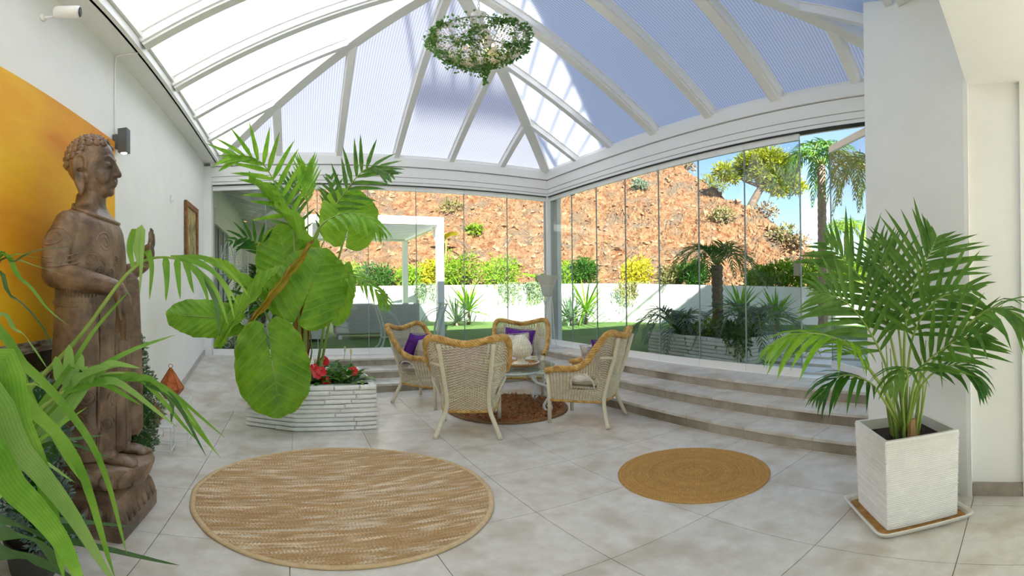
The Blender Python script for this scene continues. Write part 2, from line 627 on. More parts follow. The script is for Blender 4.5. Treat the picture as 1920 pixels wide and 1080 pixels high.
# right: pillar, recessed wall, beam of the house ceiling
def rrect(x0, x1, y0, y1, r, n=6):
    out = []
    for cx, cy, a0 in ((x1 - r, y1 - r, 0), (x0 + r, y1 - r, PI / 2), (x0 + r, y0 + r, PI), (x1 - r, y0 + r, 1.5 * PI)):
        for i in range(n + 1):
            a = a0 + PI / 2 * i / n
            out.append((cx + r * math.cos(a), cy + r * math.sin(a)))
    return out
struct(MB().prism([(2.85, .30), (3.9, .30), (3.9, 1.19), (3.50, 1.19), (3.46, 1.175), (2.86, .33)], 0, 5.0).build('wall_right', 'wall'), 'thick white plaster pillar behind the potted palm')
struct(MB().box(2.90, 3.2, -2.2, .31, 0, 3.72).build('wall_right_return', 'wall'), 'white plaster wall beside the pillar')
struct(MB().box(2.875, 2.90, -.02, .297, 0, .098).build('baseboard_right', 'skirt2'), 'brown stone skirting on the right wall')
struct(MB().box(2.865, 2.90, -.2, -.022, 0, 2.78).build('trim_9', 'wall'), 'white plaster jamb at the right edge')
struct(MB().box(1.0, 2.90, -2.0, .31, 2.78, 3.25).build('trim_10', 'wall'), 'white plaster beam of the house ceiling at the top right')
# the house behind, whose upper floors shade part of the roof
struct(MB().box(XL - .25, 5.0, -4.0, YF - .06, 3.72, 3.86).build('ceiling_sunblock', 'wall'), 'unseen white house slab added to close off direct sun')  # unseen slab, added to close the gap that let a sun patch in
struct(MB().box(-.9, 9.0, -4.0, -.6, 3.86, 9.0).build('wall_house', 'render_white'), 'upper floors of the white house')
b = MB(); b.box(XL - .25, 9.0, -4.2, -4.0, 2.6, 3.86); b.box(4.9, 9.0, -4.2, -4.0, -.1, 2.6); b.box(XL - .25, XL + .1, -4.2, -4.0, -.1, 2.6); b.box(1.6, 1.9, -4.2, -4.0, -.1, 2.6)
struct(b.build('wall_rear_sunblock', 'wall'), 'unseen white rear wall added behind the camera to block low sun')  # unseen wall, added to keep a sun patch off the floor
MB().box(XL + .1, 1.6, -4.11, -4.09, 0, 2.6).build('pane', 'glass', sroot('window_fill_a', 'unseen wide window added in the rear wall for fill daylight'))  # unseen window, added so daylight from behind fills the room
MB().box(1.9, 4.9, -4.11, -4.09, 0, 2.6).build('pane', 'glass', sroot('window_fill_b', 'second unseen wide window added in the rear wall for fill daylight'))  # unseen second window, added for more fill light from behind
struct(MB().box(-14, 14, -16, -4.2, -.3, -.02).build('terrace', 'tile'), 'stone terrace behind the house')
rl = sroot('trim_12', 'white railing of the roof terrace on the house')
for k in range(34):
    MB().box(-.85 + .29 * k - .022, -.85 + .29 * k + .022, -.66, -.62, 9.0, 10.05).build('baluster', 'frame', rl)
MB().box(-.9, 9.0, -.68, -.60, 10.05, 10.13).build('handrail', 'frame', rl)

# ------------------------------------------------------------------ plant helpers
def leafmat(name, c1, c2, scale=6, rough=.45, trans=.35, rand=.12, ribs=0, **k):
    m = mat(name, c1, c2, scale, rough, trans=trans, rand=rand, spec=.4, **k)
    if ribs:                                  # parallel veins along the leaf, from its own UV
        N, L = m.node_tree.nodes, m.node_tree.links
        hs = [n for n in N if n.type == 'HUE_SAT'][0]
        src = hs.inputs['Color'].links[0].from_socket
        sp = N.new('ShaderNodeSeparateXYZ')
        L.new(N.new('ShaderNodeTexCoord').outputs['UV'], sp.inputs[0])
        mu = N.new('ShaderNodeMath'); mu.operation = 'MULTIPLY'; mu.inputs[1].default_value = 2 * PI * ribs
        L.new(sp.outputs['Y'], mu.inputs[0])
        co = N.new('ShaderNodeMath'); co.operation = 'COSINE'
        L.new(mu.outputs[0], co.inputs[0])
        mr = N.new('ShaderNodeMapRange')
        mr.inputs['From Min'].default_value = -1
        mr.inputs['To Min'].default_value = .9
        mr.inputs['To Max'].default_value = 1.06
        L.new(co.outputs[0], mr.inputs['Value'])
        h2 = N.new('ShaderNodeHueSaturation')
        L.new(src, h2.inputs['Color'])
        L.new(mr.outputs[0], h2.inputs['Value'])
        L.new(h2.outputs[0], hs.inputs['Color'])
    return m
MT['leaf_palm'] = leafmat('palm leaf green', (66, 112, 36), (108, 152, 60), 9)
MT['leaf_lime'] = leafmat('bright palm leaf', (96, 156, 24), (150, 198, 52), 7)
MT['leaf_dark'] = leafmat('dark glossy leaf', (38, 86, 22), (74, 126, 38), 8)
MT['leaf_hedge'] = leafmat('hedge leaf', (84, 130, 22), (164, 200, 52), 3)
MT['leaf_box'] = leafmat('boxwood leaf', (92, 120, 84), (152, 170, 132), 12, trans=.15)
MT['leaf_blue'] = leafmat('blue green leaf', (84, 112, 104), (130, 150, 138), 12, trans=.15)
MT['leaf_olive'] = leafmat('olive scrub', (104, 106, 62), (150, 146, 92), 3, trans=.15)
MT['leaf_dry'] = leafmat('dry scrub', (120, 104, 78), (166, 146, 112), 3, trans=.1)
MT['leaf_yellow'] = leafmat('yellow green leaf', (176, 176, 30), (222, 210, 60), 3)
MT['leaf_pine'] = leafmat('pine needles', (112, 132, 22), (186, 190, 58), 1.2, trans=.3)
MT['leaf_grey'] = leafmat('grey green leaf', (88, 116, 96), (142, 164, 136), 4, trans=.25)
MT['bark'] = mat('palm bark', (112, 98, 86), (168, 152, 136), 14, .9, .6, 30, stretch=(1, 1, 5), dist=.02)
MT['bark2'] = mat('pine bark', (92, 80, 70), (134, 118, 104), 6, .9, .5, 20)
MT['stem'] = mat('green stem', (120, 150, 60), (160, 180, 90), 5, .5)
MT['fibre'] = mat('orange palm fibre', (120, 66, 26), (188, 116, 56), 20, .9, .5, 60, stretch=(1, 1, .2))
MT['soil'] = mat('potting soil', (38, 28, 22), (66, 50, 40), 40, .95, .8, 80, dist=.02)

def rnd_unit():
    while True:
        p = Vector((R.uniform(-1, 1), R.uniform(-1, 1), R.uniform(-1, 1)))
        if .05 < p.length < 1:
            return p.normalized()

def leaf_card(mb, p, d, nrm, ln, wd, fold=.25):
    """a small folded leaf: tip, two flanks, base"""
    d = d.normalized()
    s = d.cross(nrm)
    s = s.normalized() if s.length > 1e-5 else d.orthogonal().normalized()
    n = s.cross(d)
    mid = p + d * (ln * .45)
    mb.add([p, mid + s * wd / 2 + n * (wd * fold), p + d * ln, mid - s * wd / 2 + n * (wd * fold)], [(0, 1, 2), (0, 2, 3)])

def blob_leaves(mb, blobs, n, ln, wd, shell=.55, out=.7):
    tot = sum(b[1][0] * b[1][1] + b[1][2] * b[1][0] for b in blobs)
    for c, r in blobs:
        k = max(4, int(n * (r[0] * r[1] + r[2] * r[0]) / tot))
        for _ in range(k):
            u = rnd_unit()
            q = (shell + (1 - shell) * R.random()) * (1 + .12 * math.sin(7 * u.x + 5 * u.z + 3 * c[0]))
            p = Vector((c[0] + u.x * r[0] * q, c[1] + u.y * r[1] * q, c[2] + u.z * r[2] * q))
            d = (u * out + rnd_unit() * .8 + Vector((0, 0, .25)))
            leaf_card(mb, p, d, rnd_unit(), ln * R.uniform(.6, 1.2), wd * R.uniform(.7, 1.2))

def bush(name, label, loc, rx, ry, rz, n, ln, wd, m, group=None, blobs=6, stems=5, cat='shrub', shell=.45):
    t = thing(name, label, cat, loc, 0, group)
    bl = [((0, 0, rz * .95), (rx * .75, ry * .75, rz * .95))]
    for i in range(blobs):
        a = 2 * PI * (i + R.random() * .6) / blobs
        k = R.uniform(.35, .7)
        bl.append(((rx * k * math.cos(a), ry * k * math.sin(a), rz * R.uniform(.7, 1.3)), (rx * R.uniform(.38, .55), ry * R.uniform(.38, .55), rz * R.uniform(.45, .7))))
    mb = MB()
    blob_leaves(mb, bl, n, ln, wd, shell)
    mb.build('foliage', m, t)
    sb = MB()
    for i in range(stems):
        a = 2 * PI * i / stems
        sb.tube([(0, 0, 0), (rx * .2 * math.cos(a), ry * .2 * math.sin(a), rz * .6), (rx * .5 * math.cos(a), ry * .5 * math.sin(a), rz * 1.3)], [.02 + rx * .012, .015, .006], 5)
    sb.build('stems', 'bark2', t)
    return t

def strip(mb, base, d, nrm, ln, wd, droop=.2, seg=4, vfold=.18, tipw=0.0, prof=None, twist=0):
    """a strap leaf with a folded mid rib, bending under its own weight"""
    d = d.normalized()
    v, f, uv = [], [], []
    p = Vector(base)
    cur = Vector(d)
    sl = ln / seg
    for i in range(seg + 1):
        s = i / seg
        sd = cur.cross(nrm)
        sd = sd.normalized() if sd.length > 1e-5 else cur.orthogonal().normalized()
        up = sd.cross(cur).normalized()
        if twist:
            q = Matrix.Rotation(twist * s, 3, cur)
            sd, up = q @ sd, q @ up
        w = wd * (prof(s) if prof else max(tipw, (min(1, s * 5 + .35) * (1 - s) ** .55 * 1.08))) / 2
        v += [p + sd * w + up * (w * vfold * 2), Vector(p), p - sd * w + up * (w * vfold * 2)]
        uv += [(s + .001, 0), (s + .001, .5), (s + .001, 1)]
        cur = (cur + Vector((0, 0, -1)) * (droop / seg * (1 + s))).normalized()
        p = p + cur * sl
    for i in range(seg):
        a = i * 3
        f += [(a, a + 1, a + 4, a + 3), (a + 1, a + 2, a + 5, a + 4)]
    mb.add(v, f, uv)

def frond(par, pts, n, ln, wd, m, side=None, r0=.012, droop=.25, angle=.9, lift=.25, start=.2, seg=4, each=False, tip=.45,
          name='frond', rib='stem', jit=.12, lenprof=None, samples=24, bend_out=0.0, fan=0.0):
    """feathered palm frond along a curve; each=True makes every leaflet a sub-part"""
    C = bez(pts, samples)
    sb = MB()
    sb.tube(C, [r0 * (1 - .8 * i / samples) for i in range(samples + 1)], 6)
    fr = sb.build(name, rib, par, smooth=True)
    mb = MB()
    for k in range(n):
        s = start + (1 - start) * (k + .5) / n
        x = s * samples
        i = min(int(x), samples - 1)
        p = C[i].lerp(C[i + 1], x - i)
        t = (C[min(i + 1, samples)] - C[max(i - 1, 0)]).normalized()
        nr = Vector(side) if side else Vector((0, 0, 1))
        nr = nr - t * nr.dot(t)
        nr = nr.normalized() if nr.length > 1e-4 else t.orthogonal().normalized()
        sd = t.cross(nr)
        lp = lenprof(s) if lenprof else (math.sin(PI * min(1, (s - start) / (1 - start) * .75 + .22)) ** .8)
        for sg in (-1, 1):
            a = angle * (1 - (.55 + fan) * (s - start) / (1 - start)) * R.uniform(1 - jit, 1 + jit)
            d = t * math.cos(a) + sd * (sg * math.sin(a)) + nr * (lift + R.uniform(-jit, jit) * .6)
            q = MB() if each else mb
            strip(q, p, d, nr, ln * lp * R.uniform(.9, 1.08), wd * (.6 + .4 * lp), droop * R.uniform(.6, 1.4), seg)
            if each:
                q.build('leaflet', m, fr, smooth=True)
    if not each:
        mb.build('leaflets', m, fr, smooth=True)
    return fr

def palm_crown(t, top, n, length, m, rise=.8, drop=.9, leaflets=16, lw=.03, ll=.3, seg=3, a0=0, rsp=1.0, droop=.5):
    for k in range(n):
        a = a0 + 2 * PI * k / n * 1.0 + R.uniform(-.2, .2)
        e = R.uniform(.2, 1.0)
        ux, uy = math.cos(a), math.sin(a)
        L = length * R.uniform(.85, 1.1)
        pts = [top, (top[0] + ux * L * .35 * rsp, top[1] + uy * L * .35 * rsp, top[2] + rise * L * (.2 + .35 * e)),
               (top[0] + ux * L * .75 * rsp, top[1] + uy * L * .75 * rsp, top[2] + L * (rise * .5 * e - drop * .12)),
               (top[0] + ux * L * rsp, top[1] + uy * L * rsp, top[2] + L * (rise * .45 * e - drop * .55))]
        frond(t, pts, leaflets, ll, lw, m, r0=.012 * length, droop=droop, start=.12, seg=seg, samples=12)

# ------------------------------------------------------------------ outside: lawn, garden wall, hillside
MT['lawn'] = mat('artificial lawn', (96, 140, 62), (128, 168, 84), 60, .9, .9, 260, coord='World', detail=8, dist=.03)
MT['hill'] = mat('ochre hillside', (122, 72, 38), (168, 132, 98), 3.4, .95, 1.0, 7, coord='World', detail=14, contrast=(.36, .62),
                 c3=(122, 104, 86), scale3=1.1, dist=.4)
MT['rock'] = mat('hill stone', (124, 84, 54), (170, 142, 114), 6, .95, .4, 12, coord='World')
MT['paver'] = mat('pale paving slab', (222, 220, 216), (236, 234, 230), 5, .8)
MT['wall_out'] = MT['render_white']
lawn = MB()
lawn.box(-14, 22, 7.95, 26, .1, .33)
lawn.box(5.0, 24, -8, 7.95, .1, .33)
struct(lawn.build('ground', 'lawn'), 'green lawn around the sunroom')

WP = [(-6.0, 20.0, 1.70), (4.2, 17.2, 1.68), (8.4, 14.5, 1.68), (10.3, 12.1, 1.66), (12.1, 6.4, 1.46), (13.4, .5, 1.40), (13.6, -6, 1.40)]
gw = MB()
for (x0, y0, z0), (x1, y1, z1) in zip(WP, WP[1:]):
    d = Vector((x1 - x0, y1 - y0, 0)).normalized()
    n = Vector((-d.y, d.x, 0)) * .25
    gw.add([(x0, y0, .2), (x1, y1, .2), (x1, y1, z1), (x0, y0, z0), (x0 + n.x, y0 + n.y, .2), (x1 + n.x, y1 + n.y, .2), (x1 + n.x, y1 + n.y, z1), (x0 + n.x, y0 + n.y, z0)],
           [(0, 1, 2, 3), (5, 4, 7, 6), (3, 2, 6, 7), (0, 4, 5, 1), (0, 3, 7, 4), (1, 5, 6, 2)])
struct(gw.build('wall_garden', 'wall_out'), 'low white garden wall at the foot of the hillside')

from mathutils import noise as MN
SIL = [(-.8, .62), (.2, .58), (.55, .50), (.72, .42), (.78, .36), (.84, .28), (.90, .235), (.965, .185), (1.02, .15), (1.08, .108), (1.13, .07), (1.19, .045), (1.28, .03), (1.6, .03), (1.9, .03)]
def hill_z(az, r):
    el = np.interp(az, [s[0] for s in SIL], [s[1] for s in SIL])
    rr = 14.5 / max(.06, .8 - math.tan(el))
    base = 1.3 + (min(r, rr) - 18) * .8
    if r > rr:
        base += (r - rr) * (.1 - .25 * min(1, (r - rr) / 6))
    p = Vector((r * math.sin(az), r * math.cos(az), base))
    k = min(1, max(0, (r - 17.5) / 3))
    q = Vector((p.x * .45, p.y * .45, p.z * 1.1 + p.x * .3))
    rid = 1 - abs(MN.noise(q)) * 2
    base += k * (.55 * MN.fractal(p * .28, 1.0, 2.0, 4) + .38 * (rid - .5) + .16 * MN.fractal(p * 1.7, .8, 2.1, 4))
    return base
hv, hf = [], []
NA, NR = 300, 110
for i in range(NA + 1):
    az = -.75 + 2.55 * i / NA
    for j in range(NR + 1):
        r = float(np.interp(az, [-.75, -.2, 0, .25, .5], [23, 19.9, 18.9, 18.0, 17.2])) + (j / NR) ** 1.25 * 40
        hv.append((r * math.sin(az), r * math.cos(az), hill_z(az, r)))
for i in range(NA):
    for j in range(NR):
        a = i * (NR + 1) + j
        hf.append((a, a + 1, a + NR + 2, a + NR + 1))
hill = struct(MB().add(hv, hf).build('hillside', 'hill', smooth=False), 'steep dry ochre hillside behind the garden wall')
def on_hill(px, el_r):
    az = (px - 552.42) / F
    return Vector((el_r * math.sin(az), el_r * math.cos(az), hill_z(az, el_r)))
rk = MB()
for _ in range(3200):
    az, r = R.uniform(.05, 1.25), 18.2 + R.random() ** 1.3 * 14
    c = Vector((r * math.sin(az), r * math.cos(az), hill_z(az, r)))
    s = R.uniform(.04, .15) * (1 if R.random() < .93 else 2.2)
    q = Matrix.Rotation(R.uniform(0, 6), 3, rnd_unit())
    pv = [Vector(x) * s * R.uniform(.6, 1.2) for x in ((1.3, 0, 0), (-1.3, 0, 0), (0, 1, 0), (0, -1, 0), (0, 0, .7), (0, 0, -.7))]
    rk.add([c + q @ p for p in pv], [(0, 2, 4), (2, 1, 4), (1, 3, 4), (3, 0, 4), (2, 0, 5), (1, 2, 5), (3, 1, 5), (0, 3, 5)])
o = rk.build('hill_stones', 'rock', hill)
o['kind'] = 'stuff'

# scrub on the hillside
scrub = [(735, 27, .9, 'leaf_olive', 'yellow green scrub on the hillside above the pergola beam'),
         (790, 31, .7, 'leaf_dry', 'dry scrub high on the slope left of the olive tuft'),
         (848, 23.5, .8, 'leaf_olive', 'olive scrub right of the pergola post on the slope'),
         (888, 21.6, .55, 'leaf_hedge', 'small green tuft low on the slope behind the left glass'),
         (908, 29, .8, 'leaf_olive', 'olive tuft under the eave beam near the fourth back pane'),
         (966, 25, .6, 'leaf_hedge', 'upright green scrub in the last back pane'),
         (1010, 27.5, .8, 'leaf_dry', 'dry grey scrub beside the corner post high on the slope'),
         (1203, 25, .6, 'leaf_grey', 'grey green scrub in the middle of the bare orange slope'),
         (1290, 28, .7, 'leaf_dry', 'dry twiggy scrub near the hill crest'),
         (1355, 21.8, .75, 'leaf_olive', 'dark olive scrub above the small garden palm'),
         (1472, 20.9, .85, 'leaf_olive', 'rounded olive scrub near the right end of the slope'),
         (1440, 22.8, .8, 'leaf_dry', 'dry brown scrub along the crest under the pine'),
         (1500, 20.6, .6, 'leaf_dry', 'dry scrub at the far right crest')]
for px, r, s, m, lab in scrub:
    p = on_hill(px, r)
    bush('hill_scrub', lab, (p.x, p.y, p.z - .15), s * .9, s * .9, s * .62, 260, .22, .09, m, 'scrub on the hillside', 5, 4)

# hedge shrubs planted behind the garden wall
def wall_pt(px, off=.6):
    az = (px - 552.42) / F
    d = Vector((math.sin(az), math.cos(az)))
    for (x0, y0, z0), (x1, y1, z1) in zip(WP, WP[1:]):
        den = d.x * (y1 - y0) - d.y * (x1 - x0)
        if abs(den) < 1e-6:
            continue
        t = (x0 * (y1 - y0) - y0 * (x1 - x0)) / den
        s = (x0 * d.y - y0 * d.x) / -den if abs(den) else 0
        p = d * t
        L2 = (x1 - x0) ** 2 + (y1 - y0) ** 2
        s = ((p.x - x0) * (x1 - x0) + (p.y - y0) * (y1 - y0)) / L2
        if t > 0 and -1e-6 <= s <= 1 + 1e-6:
            q = d * (t + off)
            return Vector((q.x, q.y, z0 + (z1 - z0) * s))
hedge = [(655, .9, .55, 'leaf_hedge', 'hedge shrub behind the elephant ear leaves'), (708, .85, .55, 'leaf_dark', 'dark green hedge shrub left of the rear pergola post'),
         (775, .75, .52, 'leaf_hedge', 'light green hedge shrub between the two pergola posts'), (812, .5, .6, 'leaf_yellow', 'yellowing tall shrub just left of the front pergola post'),
         (858, .85, .72, 'leaf_hedge', 'large bright hedge shrub right of the front pergola post'), (935, .95, .62, 'leaf_hedge', 'broad bright hedge shrub spilling over the wall in the fourth back pane'),
         (1065, .6, .5, 'leaf_hedge', 'small hedge shrub just right of the corner post'), (1095, .55, .55, 'leaf_dark', 'dark hedge shrub above the right spiky plant'),
         (1192, .55, .55, 'leaf_yellow', 'yellow palmlike shrub hanging over the wall'), (1258, .5, .42, 'leaf_olive', 'low olive shrub behind the wall left of the garden palm'),
         (1300, .5, .5, 'leaf_dark', 'dark shrub behind the crown of the garden palm'), (1425, .6, .42, 'leaf_hedge', 'bright hedge shrub right of the garden palm'),
         (1468, .75, .5, 'leaf_hedge', 'rounded bright hedge shrub at the right end of the glass'), (1530, .7, .5, 'leaf_hedge', 'hedge shrub at the foot of the tall palm trunk'),
         (1590, .7, .55, 'leaf_hedge', 'hedge shrub behind the open glass leaf')]
for px, rx, rz, m, lab in hedge:
    p = wall_pt(px)
    bush('hedge_shrub', lab, (p.x, p.y, p.z - .35), rx * 1.15, rx * .95, rz * 1.28, 1500, .15, .06, m, 'hedge along the garden wall', 7, 6)
# trailing plants hanging down the wall
for px, wdt, m, lab in ((800, .5, 'leaf_grey', 'grey green trailing plant hanging on the wall beside the pergola post'), (975, .8, 'leaf_grey', 'grey green trailing plant hanging on the wall behind the far chair'),
                        (1012, .35, 'leaf_grey', 'thin trailing plant hanging on the wall beside the floor lamp'), (1185, .6, 'leaf_olive', 'trailing plant hanging under the yellow shrub')):
    p = wall_pt(px, -.08)
    t = thing('trailing_plant', lab, 'plant', (p.x, p.y, p.z), 0, 'trailing plants on the garden wall')
    mb, sb = MB(), MB()
    tx = Vector((p.y, -p.x, 0)).normalized()
    for k in range(34):
        q = tx * R.uniform(-wdt, wdt)
        ln = R.uniform(.3, .85)
        sb.tube([(q.x, q.y, .08), (q.x * 1.02, q.y * 1.02, -ln * .5), (q.x * 1.06, q.y * 1.06, -ln)], .006, 4)
        for i in range(14):
            leaf_card(mb, Vector((q.x, q.y, .08 - ln * i / 14)), rnd_unit() + Vector((0, 0, -.9)), rnd_unit(), .16, .04)
    mb.build('foliage', m, t)
    sb.build('stems', 'stem', t)

# young banana plants behind the wall
for px, off, h, m, lab in ((836, 2.2, 1.3, 'leaf_yellow', 'yellow banana plant just right of the front pergola post'), (1062, 2.0, .9, 'leaf_lime', 'young banana plant right of the corner post'), (1006, 1.2, .9, 'leaf_lime', 'young banana plant left of the corner post'),
                           (1235, 1.6, .9, 'leaf_yellow', 'yellow banana plant right of the yellow shrub'), (1380, 1.6, 1.3, 'leaf_lime', 'tall banana plant right of the garden palm crown')):
    p = wall_pt(px, off)
    z = hill_z((px - 552.42) / F, math.hypot(p.x, p.y))
    t = thing('banana_plant', lab, 'plant', (p.x, p.y, z - .1), 0, 'banana plants at the foot of the slope')
    MB().tube([(0, 0, 0), (.03, 0, h * .5), (0, 0, h)], [.05, .04, .03], 7).build('stalk', 'stem', t)
    for k in range(5):
        a = k * 2.5 + px
        mb = MB(); d = Vector((math.cos(a), math.sin(a), 1.1 - .2 * k))
        strip(mb, (0, 0, h * (.75 + .05 * k)), d, Vector((0, 0, 1)) + Vector((-math.sin(a), math.cos(a), 0)) * .4, .75, .24, .7, 5, .1, prof=lambda s: math.sin(PI * min(1, s * .82 + .15)) ** .6)
        mb.build('leaf', m, t, smooth=True)

# spiky plants by the wall
def spiky(name, lab, loc, n, ln, m, trunk, up=.5):
    t = thing(name, lab, 'plant', loc, 0, 'spiky plants along the garden wall')
    MB().tube([(0, 0, 0), (.02, 0, trunk * .5), (0, .02, trunk)], [.07, .06, .05], 8).build('trunk', 'bark', t)
    for k in range(n):
        a = 2 * PI * k / n * 2.4
        e = R.uniform(-.25, 1.25)
        d = Vector((math.cos(a) * math.cos(e), math.sin(a) * math.cos(e), math.sin(e)))
        mb = MB()
        strip(mb, (0, 0, trunk), d, Vector((0, 0, 1)) + d * .1, ln * R.uniform(.7, 1.1), .08, .25, 3)
        mb.build('leaf', m, t)
    return t
for px, rr, ln, trk, lab in ((878, 15.2, .82, .45, 'spiky yucca in front of the white wall behind the front chair'), (855, 14.9, .7, .1, 'low spiky plant at the left foot of the yucca'), (1098, 14.9, .85, .45, 'spiky yucca right of the corner post'), (1068, 14.6, .75, .2, 'low spiky plant just right of the corner post'),
                            (1388, 11.6, .6, .5, 'small spiky yucca right of the garden planter'), (1455, 11.4, .55, .35, 'small yellow green spiky plant behind the potted palm')):
    az = (px - 552.42) / F
    spiky('spiky_plant', lab, (rr * math.sin(az), rr * math.cos(az), .33), 54, ln * 1.75, 'leaf_grey' if px in (855, 1068) else 'leaf_lime', trk)

# pine on the crest
p = on_hill(1404, 24.2)
t = thing('pine_tree', 'leaning umbrella pine on the crest of the hill', 'tree', (p.x, p.y, p.z - .1))
sd = Vector((math.cos((1404 - 552) / F), -math.sin((1404 - 552) / F), 0))
tr = [Vector((0, 0, 0)), sd * .3 + Vector((0, 0, .7)), sd * .75 + Vector((0, 0, 1.5)), sd * 1.2 + Vector((0, 0, 2.0))]
mb = MB(); mb.tube(bez(tr, 10), [.26 - .012 * i for i in range(11)], 8)
for q in ((-.8, 2.2), (.6, 2.5), (1.9, 2.4), (2.2, 1.5), (.1, 2.9)):
    mb.tube([tr[2], sd * ((q[0] + .75) / 2) + Vector((0, 0, q[1] - .4)), sd * q[0] + Vector((0, 0, q[1]))], [.13, .08, .03], 6)
mb.build('trunk', 'bark2', t, smooth=True)
bl = []
for q, z, s in ((-.95, 2.35, .62), (-.35, 2.75, .72), (.4, 3.0, .8), (1.2, 3.0, .85), (1.9, 2.7, .8), (2.35, 2.1, .7), (1.7, 1.95, .75), (1.0, 2.2, .7), (2.55, 1.5, .5), (1.95, 1.3, .5), (.2, 2.3, .5), (1.35, 1.5, .4), (-.6, 1.95, .35)):
    bl.append((tuple(sd * q + Vector((R.uniform(-.3, .3), R.uniform(-.3, .3), z))), (s, s, s * .72)))
mb = MB(); blob_leaves(mb, bl, 9500, .28, .075, .3, .9)
mb.build('needles', 'leaf_pine', t)
p = on_hill(1340, 27)
bush('pine_sapling', 'young pine at the hill crest left of the umbrella pine', (p.x, p.y, p.z - .2), 1.0, 1.0, .85, 700, .26, .06, 'leaf_pine', None, 6, 5, 'tree')

# tall palms on the right
def palm_tree(lab, px, r, z0, h, n, length, rad, m='leaf_palm', lean=0, group='tall palms right of the garden'):
    az = (px - 552.42) / F
    t = thing('palm_tree', lab, 'palm', (r * math.sin(az), r * math.cos(az), z0), 0, group)
    sd = Vector((math.cos(az), -math.sin(az), 0))
    C = bez([(0, 0, 0), sd * lean * .5 + Vector((0, 0, h * .5)), sd * lean + Vector((0, 0, h))], 40)
    MB().tube(C, [rad * (1.15 - .25 * i / 40 + (.07 if i % 2 else -.03)) for i in range(41)], 10).build('trunk', 'bark', t)
    top = C[-1]
    MB().tube([top - Vector((0, 0, .1)), top + Vector((0, 0, .25)), top + Vector((0, 0, .5))], [rad * .95, rad * 1.05, rad * .5], 8).build('crownshaft', 'bark', t)
    palm_crown(t, tuple(top + Vector((0, 0, .3))), n, length, m, .9, 1.3, 22, .05, .5, 3, R.random(), 1.0, .8)
    return t
palm_tree('tall garden palm with ringed grey trunk seen through the gap in the glass', 1543, 12.6, .33, 4.15, 17, 1.5, .125, 'leaf_palm')
palm_tree('tall palm partly hidden by the white pillar', 1640, 12.0, .33, 3.6, 14, 1.5, .12, 'leaf_palm', 0)
palm_tree('short distant palm below the tall ones', 1588, 18.5, .6, 2.6, 12, 1.3, .11, 'leaf_lime')

# pavers
for k in range(6):
    tag(MB().box(0, .40, -.85, .85, 0, .045).build('stepping_slab', 'paver', loc=(5.08 + .62 * k, 2.55, .325), bevel=.006),
        ['pale stepping slab on the lawn nearest the open glass', 'second pale stepping slab from the open glass', 'third pale stepping slab from the open glass', 'fourth pale stepping slab from the open glass', 'fifth pale stepping slab from the open glass', 'farthest pale stepping slab on the lawn'][k], 'paving slab', 'stepping slabs across the lawn')

# stone courses for planters
def stone_planter(t, poly, z0, z1, rows, wall=.16, smin=.25, smax=.7, prot=.012):
    """wall of stacked painted stones along a closed polygon (counter-clockwise)"""
    n = len(poly)
    inn = []
    cx = sum(p[0] for p in poly) / n; cy = sum(p[1] for p in poly) / n
    c = Vector((cx, cy))
    MBc = MB()
    rh = (z1 - z0) / rows
    for i in range(n):
        a, b = Vector(poly[i]), Vector(poly[(i + 1) % n])
        d = (b - a); L = d.length; d.normalize()
        nr = Vector((d.y, -d.x))
        MBc.add([(*(a - nr * .01), z0), (*(b - nr * .01), z0), (*(b - nr * wall), z0), (*(a - nr * wall), z0), (*(a - nr * .01), z1 - .01), (*(b - nr * .01), z1 - .01), (*(b - nr * wall), z1 - .01), (*(a - nr * wall), z1 - .01)],
                [(0, 1, 5, 4), (1, 2, 6, 5), (2, 3, 7, 6), (3, 0, 4, 7), (4, 5, 6, 7)])
        for k in range(rows):
            x = 0.0
            while x < L - 1e-4:
                ln = min(R.uniform(smin, smax), L - x)
                if L - x - ln < .12:
                    ln = L - x
                pr = R.uniform(.0, prot * 2)
                e0 = -.012 if x == 0 else .003
                e1 = -.012 if x + ln > L - 1e-3 else .003
                p0, p1 = a + d * (x + e0), a + d * (x + ln - e1)
                zz0, zz1 = z0 + k * rh + .004, z0 + (k + 1) * rh - .004
                q = nr * (prot + pr)
                ib = -nr * .05
                j = [R.uniform(-.004, .004) for _ in range(4)]
                v = [(*(p0 + ib), zz0), (*(p1 + ib), zz0), (*(p1 + ib), zz1), (*(p0 + ib), zz1),
                     (*(p0 + q * .6), zz0 + j[0]), (*(p1 + q * .6), zz0 + j[1]), (*(p1 + q * .7), zz1 + j[2]), (*(p0 + q * .7), zz1 + j[3]),
                     (*(p0 + d * .012 + q), zz0 + rh * .22), (*(p1 - d * .012 + q), zz0 + rh * .2), (*(p1 - d * .012 + q), zz1 - rh * .2), (*(p0 + d * .012 + q), zz1 - rh * .22)]
                MB().add(v, [(8, 9, 10, 11), (4, 5, 9, 8), (5, 6, 10, 9), (6, 7, 11, 10), (7, 4, 8, 11), (0, 1, 5, 4), (3, 7, 6, 2), (0, 4, 7, 3), (1, 2, 6, 5)]).build('stone', 'stucco', t)
                x += ln
    MBc.build('core', 'stucco', t)
    MB().prism([tuple(Vector(p) + (c - Vector(p)).normalized() * wall * 1.2) for p in poly], z0, z1 - .06).build('soil', 'soil', t)

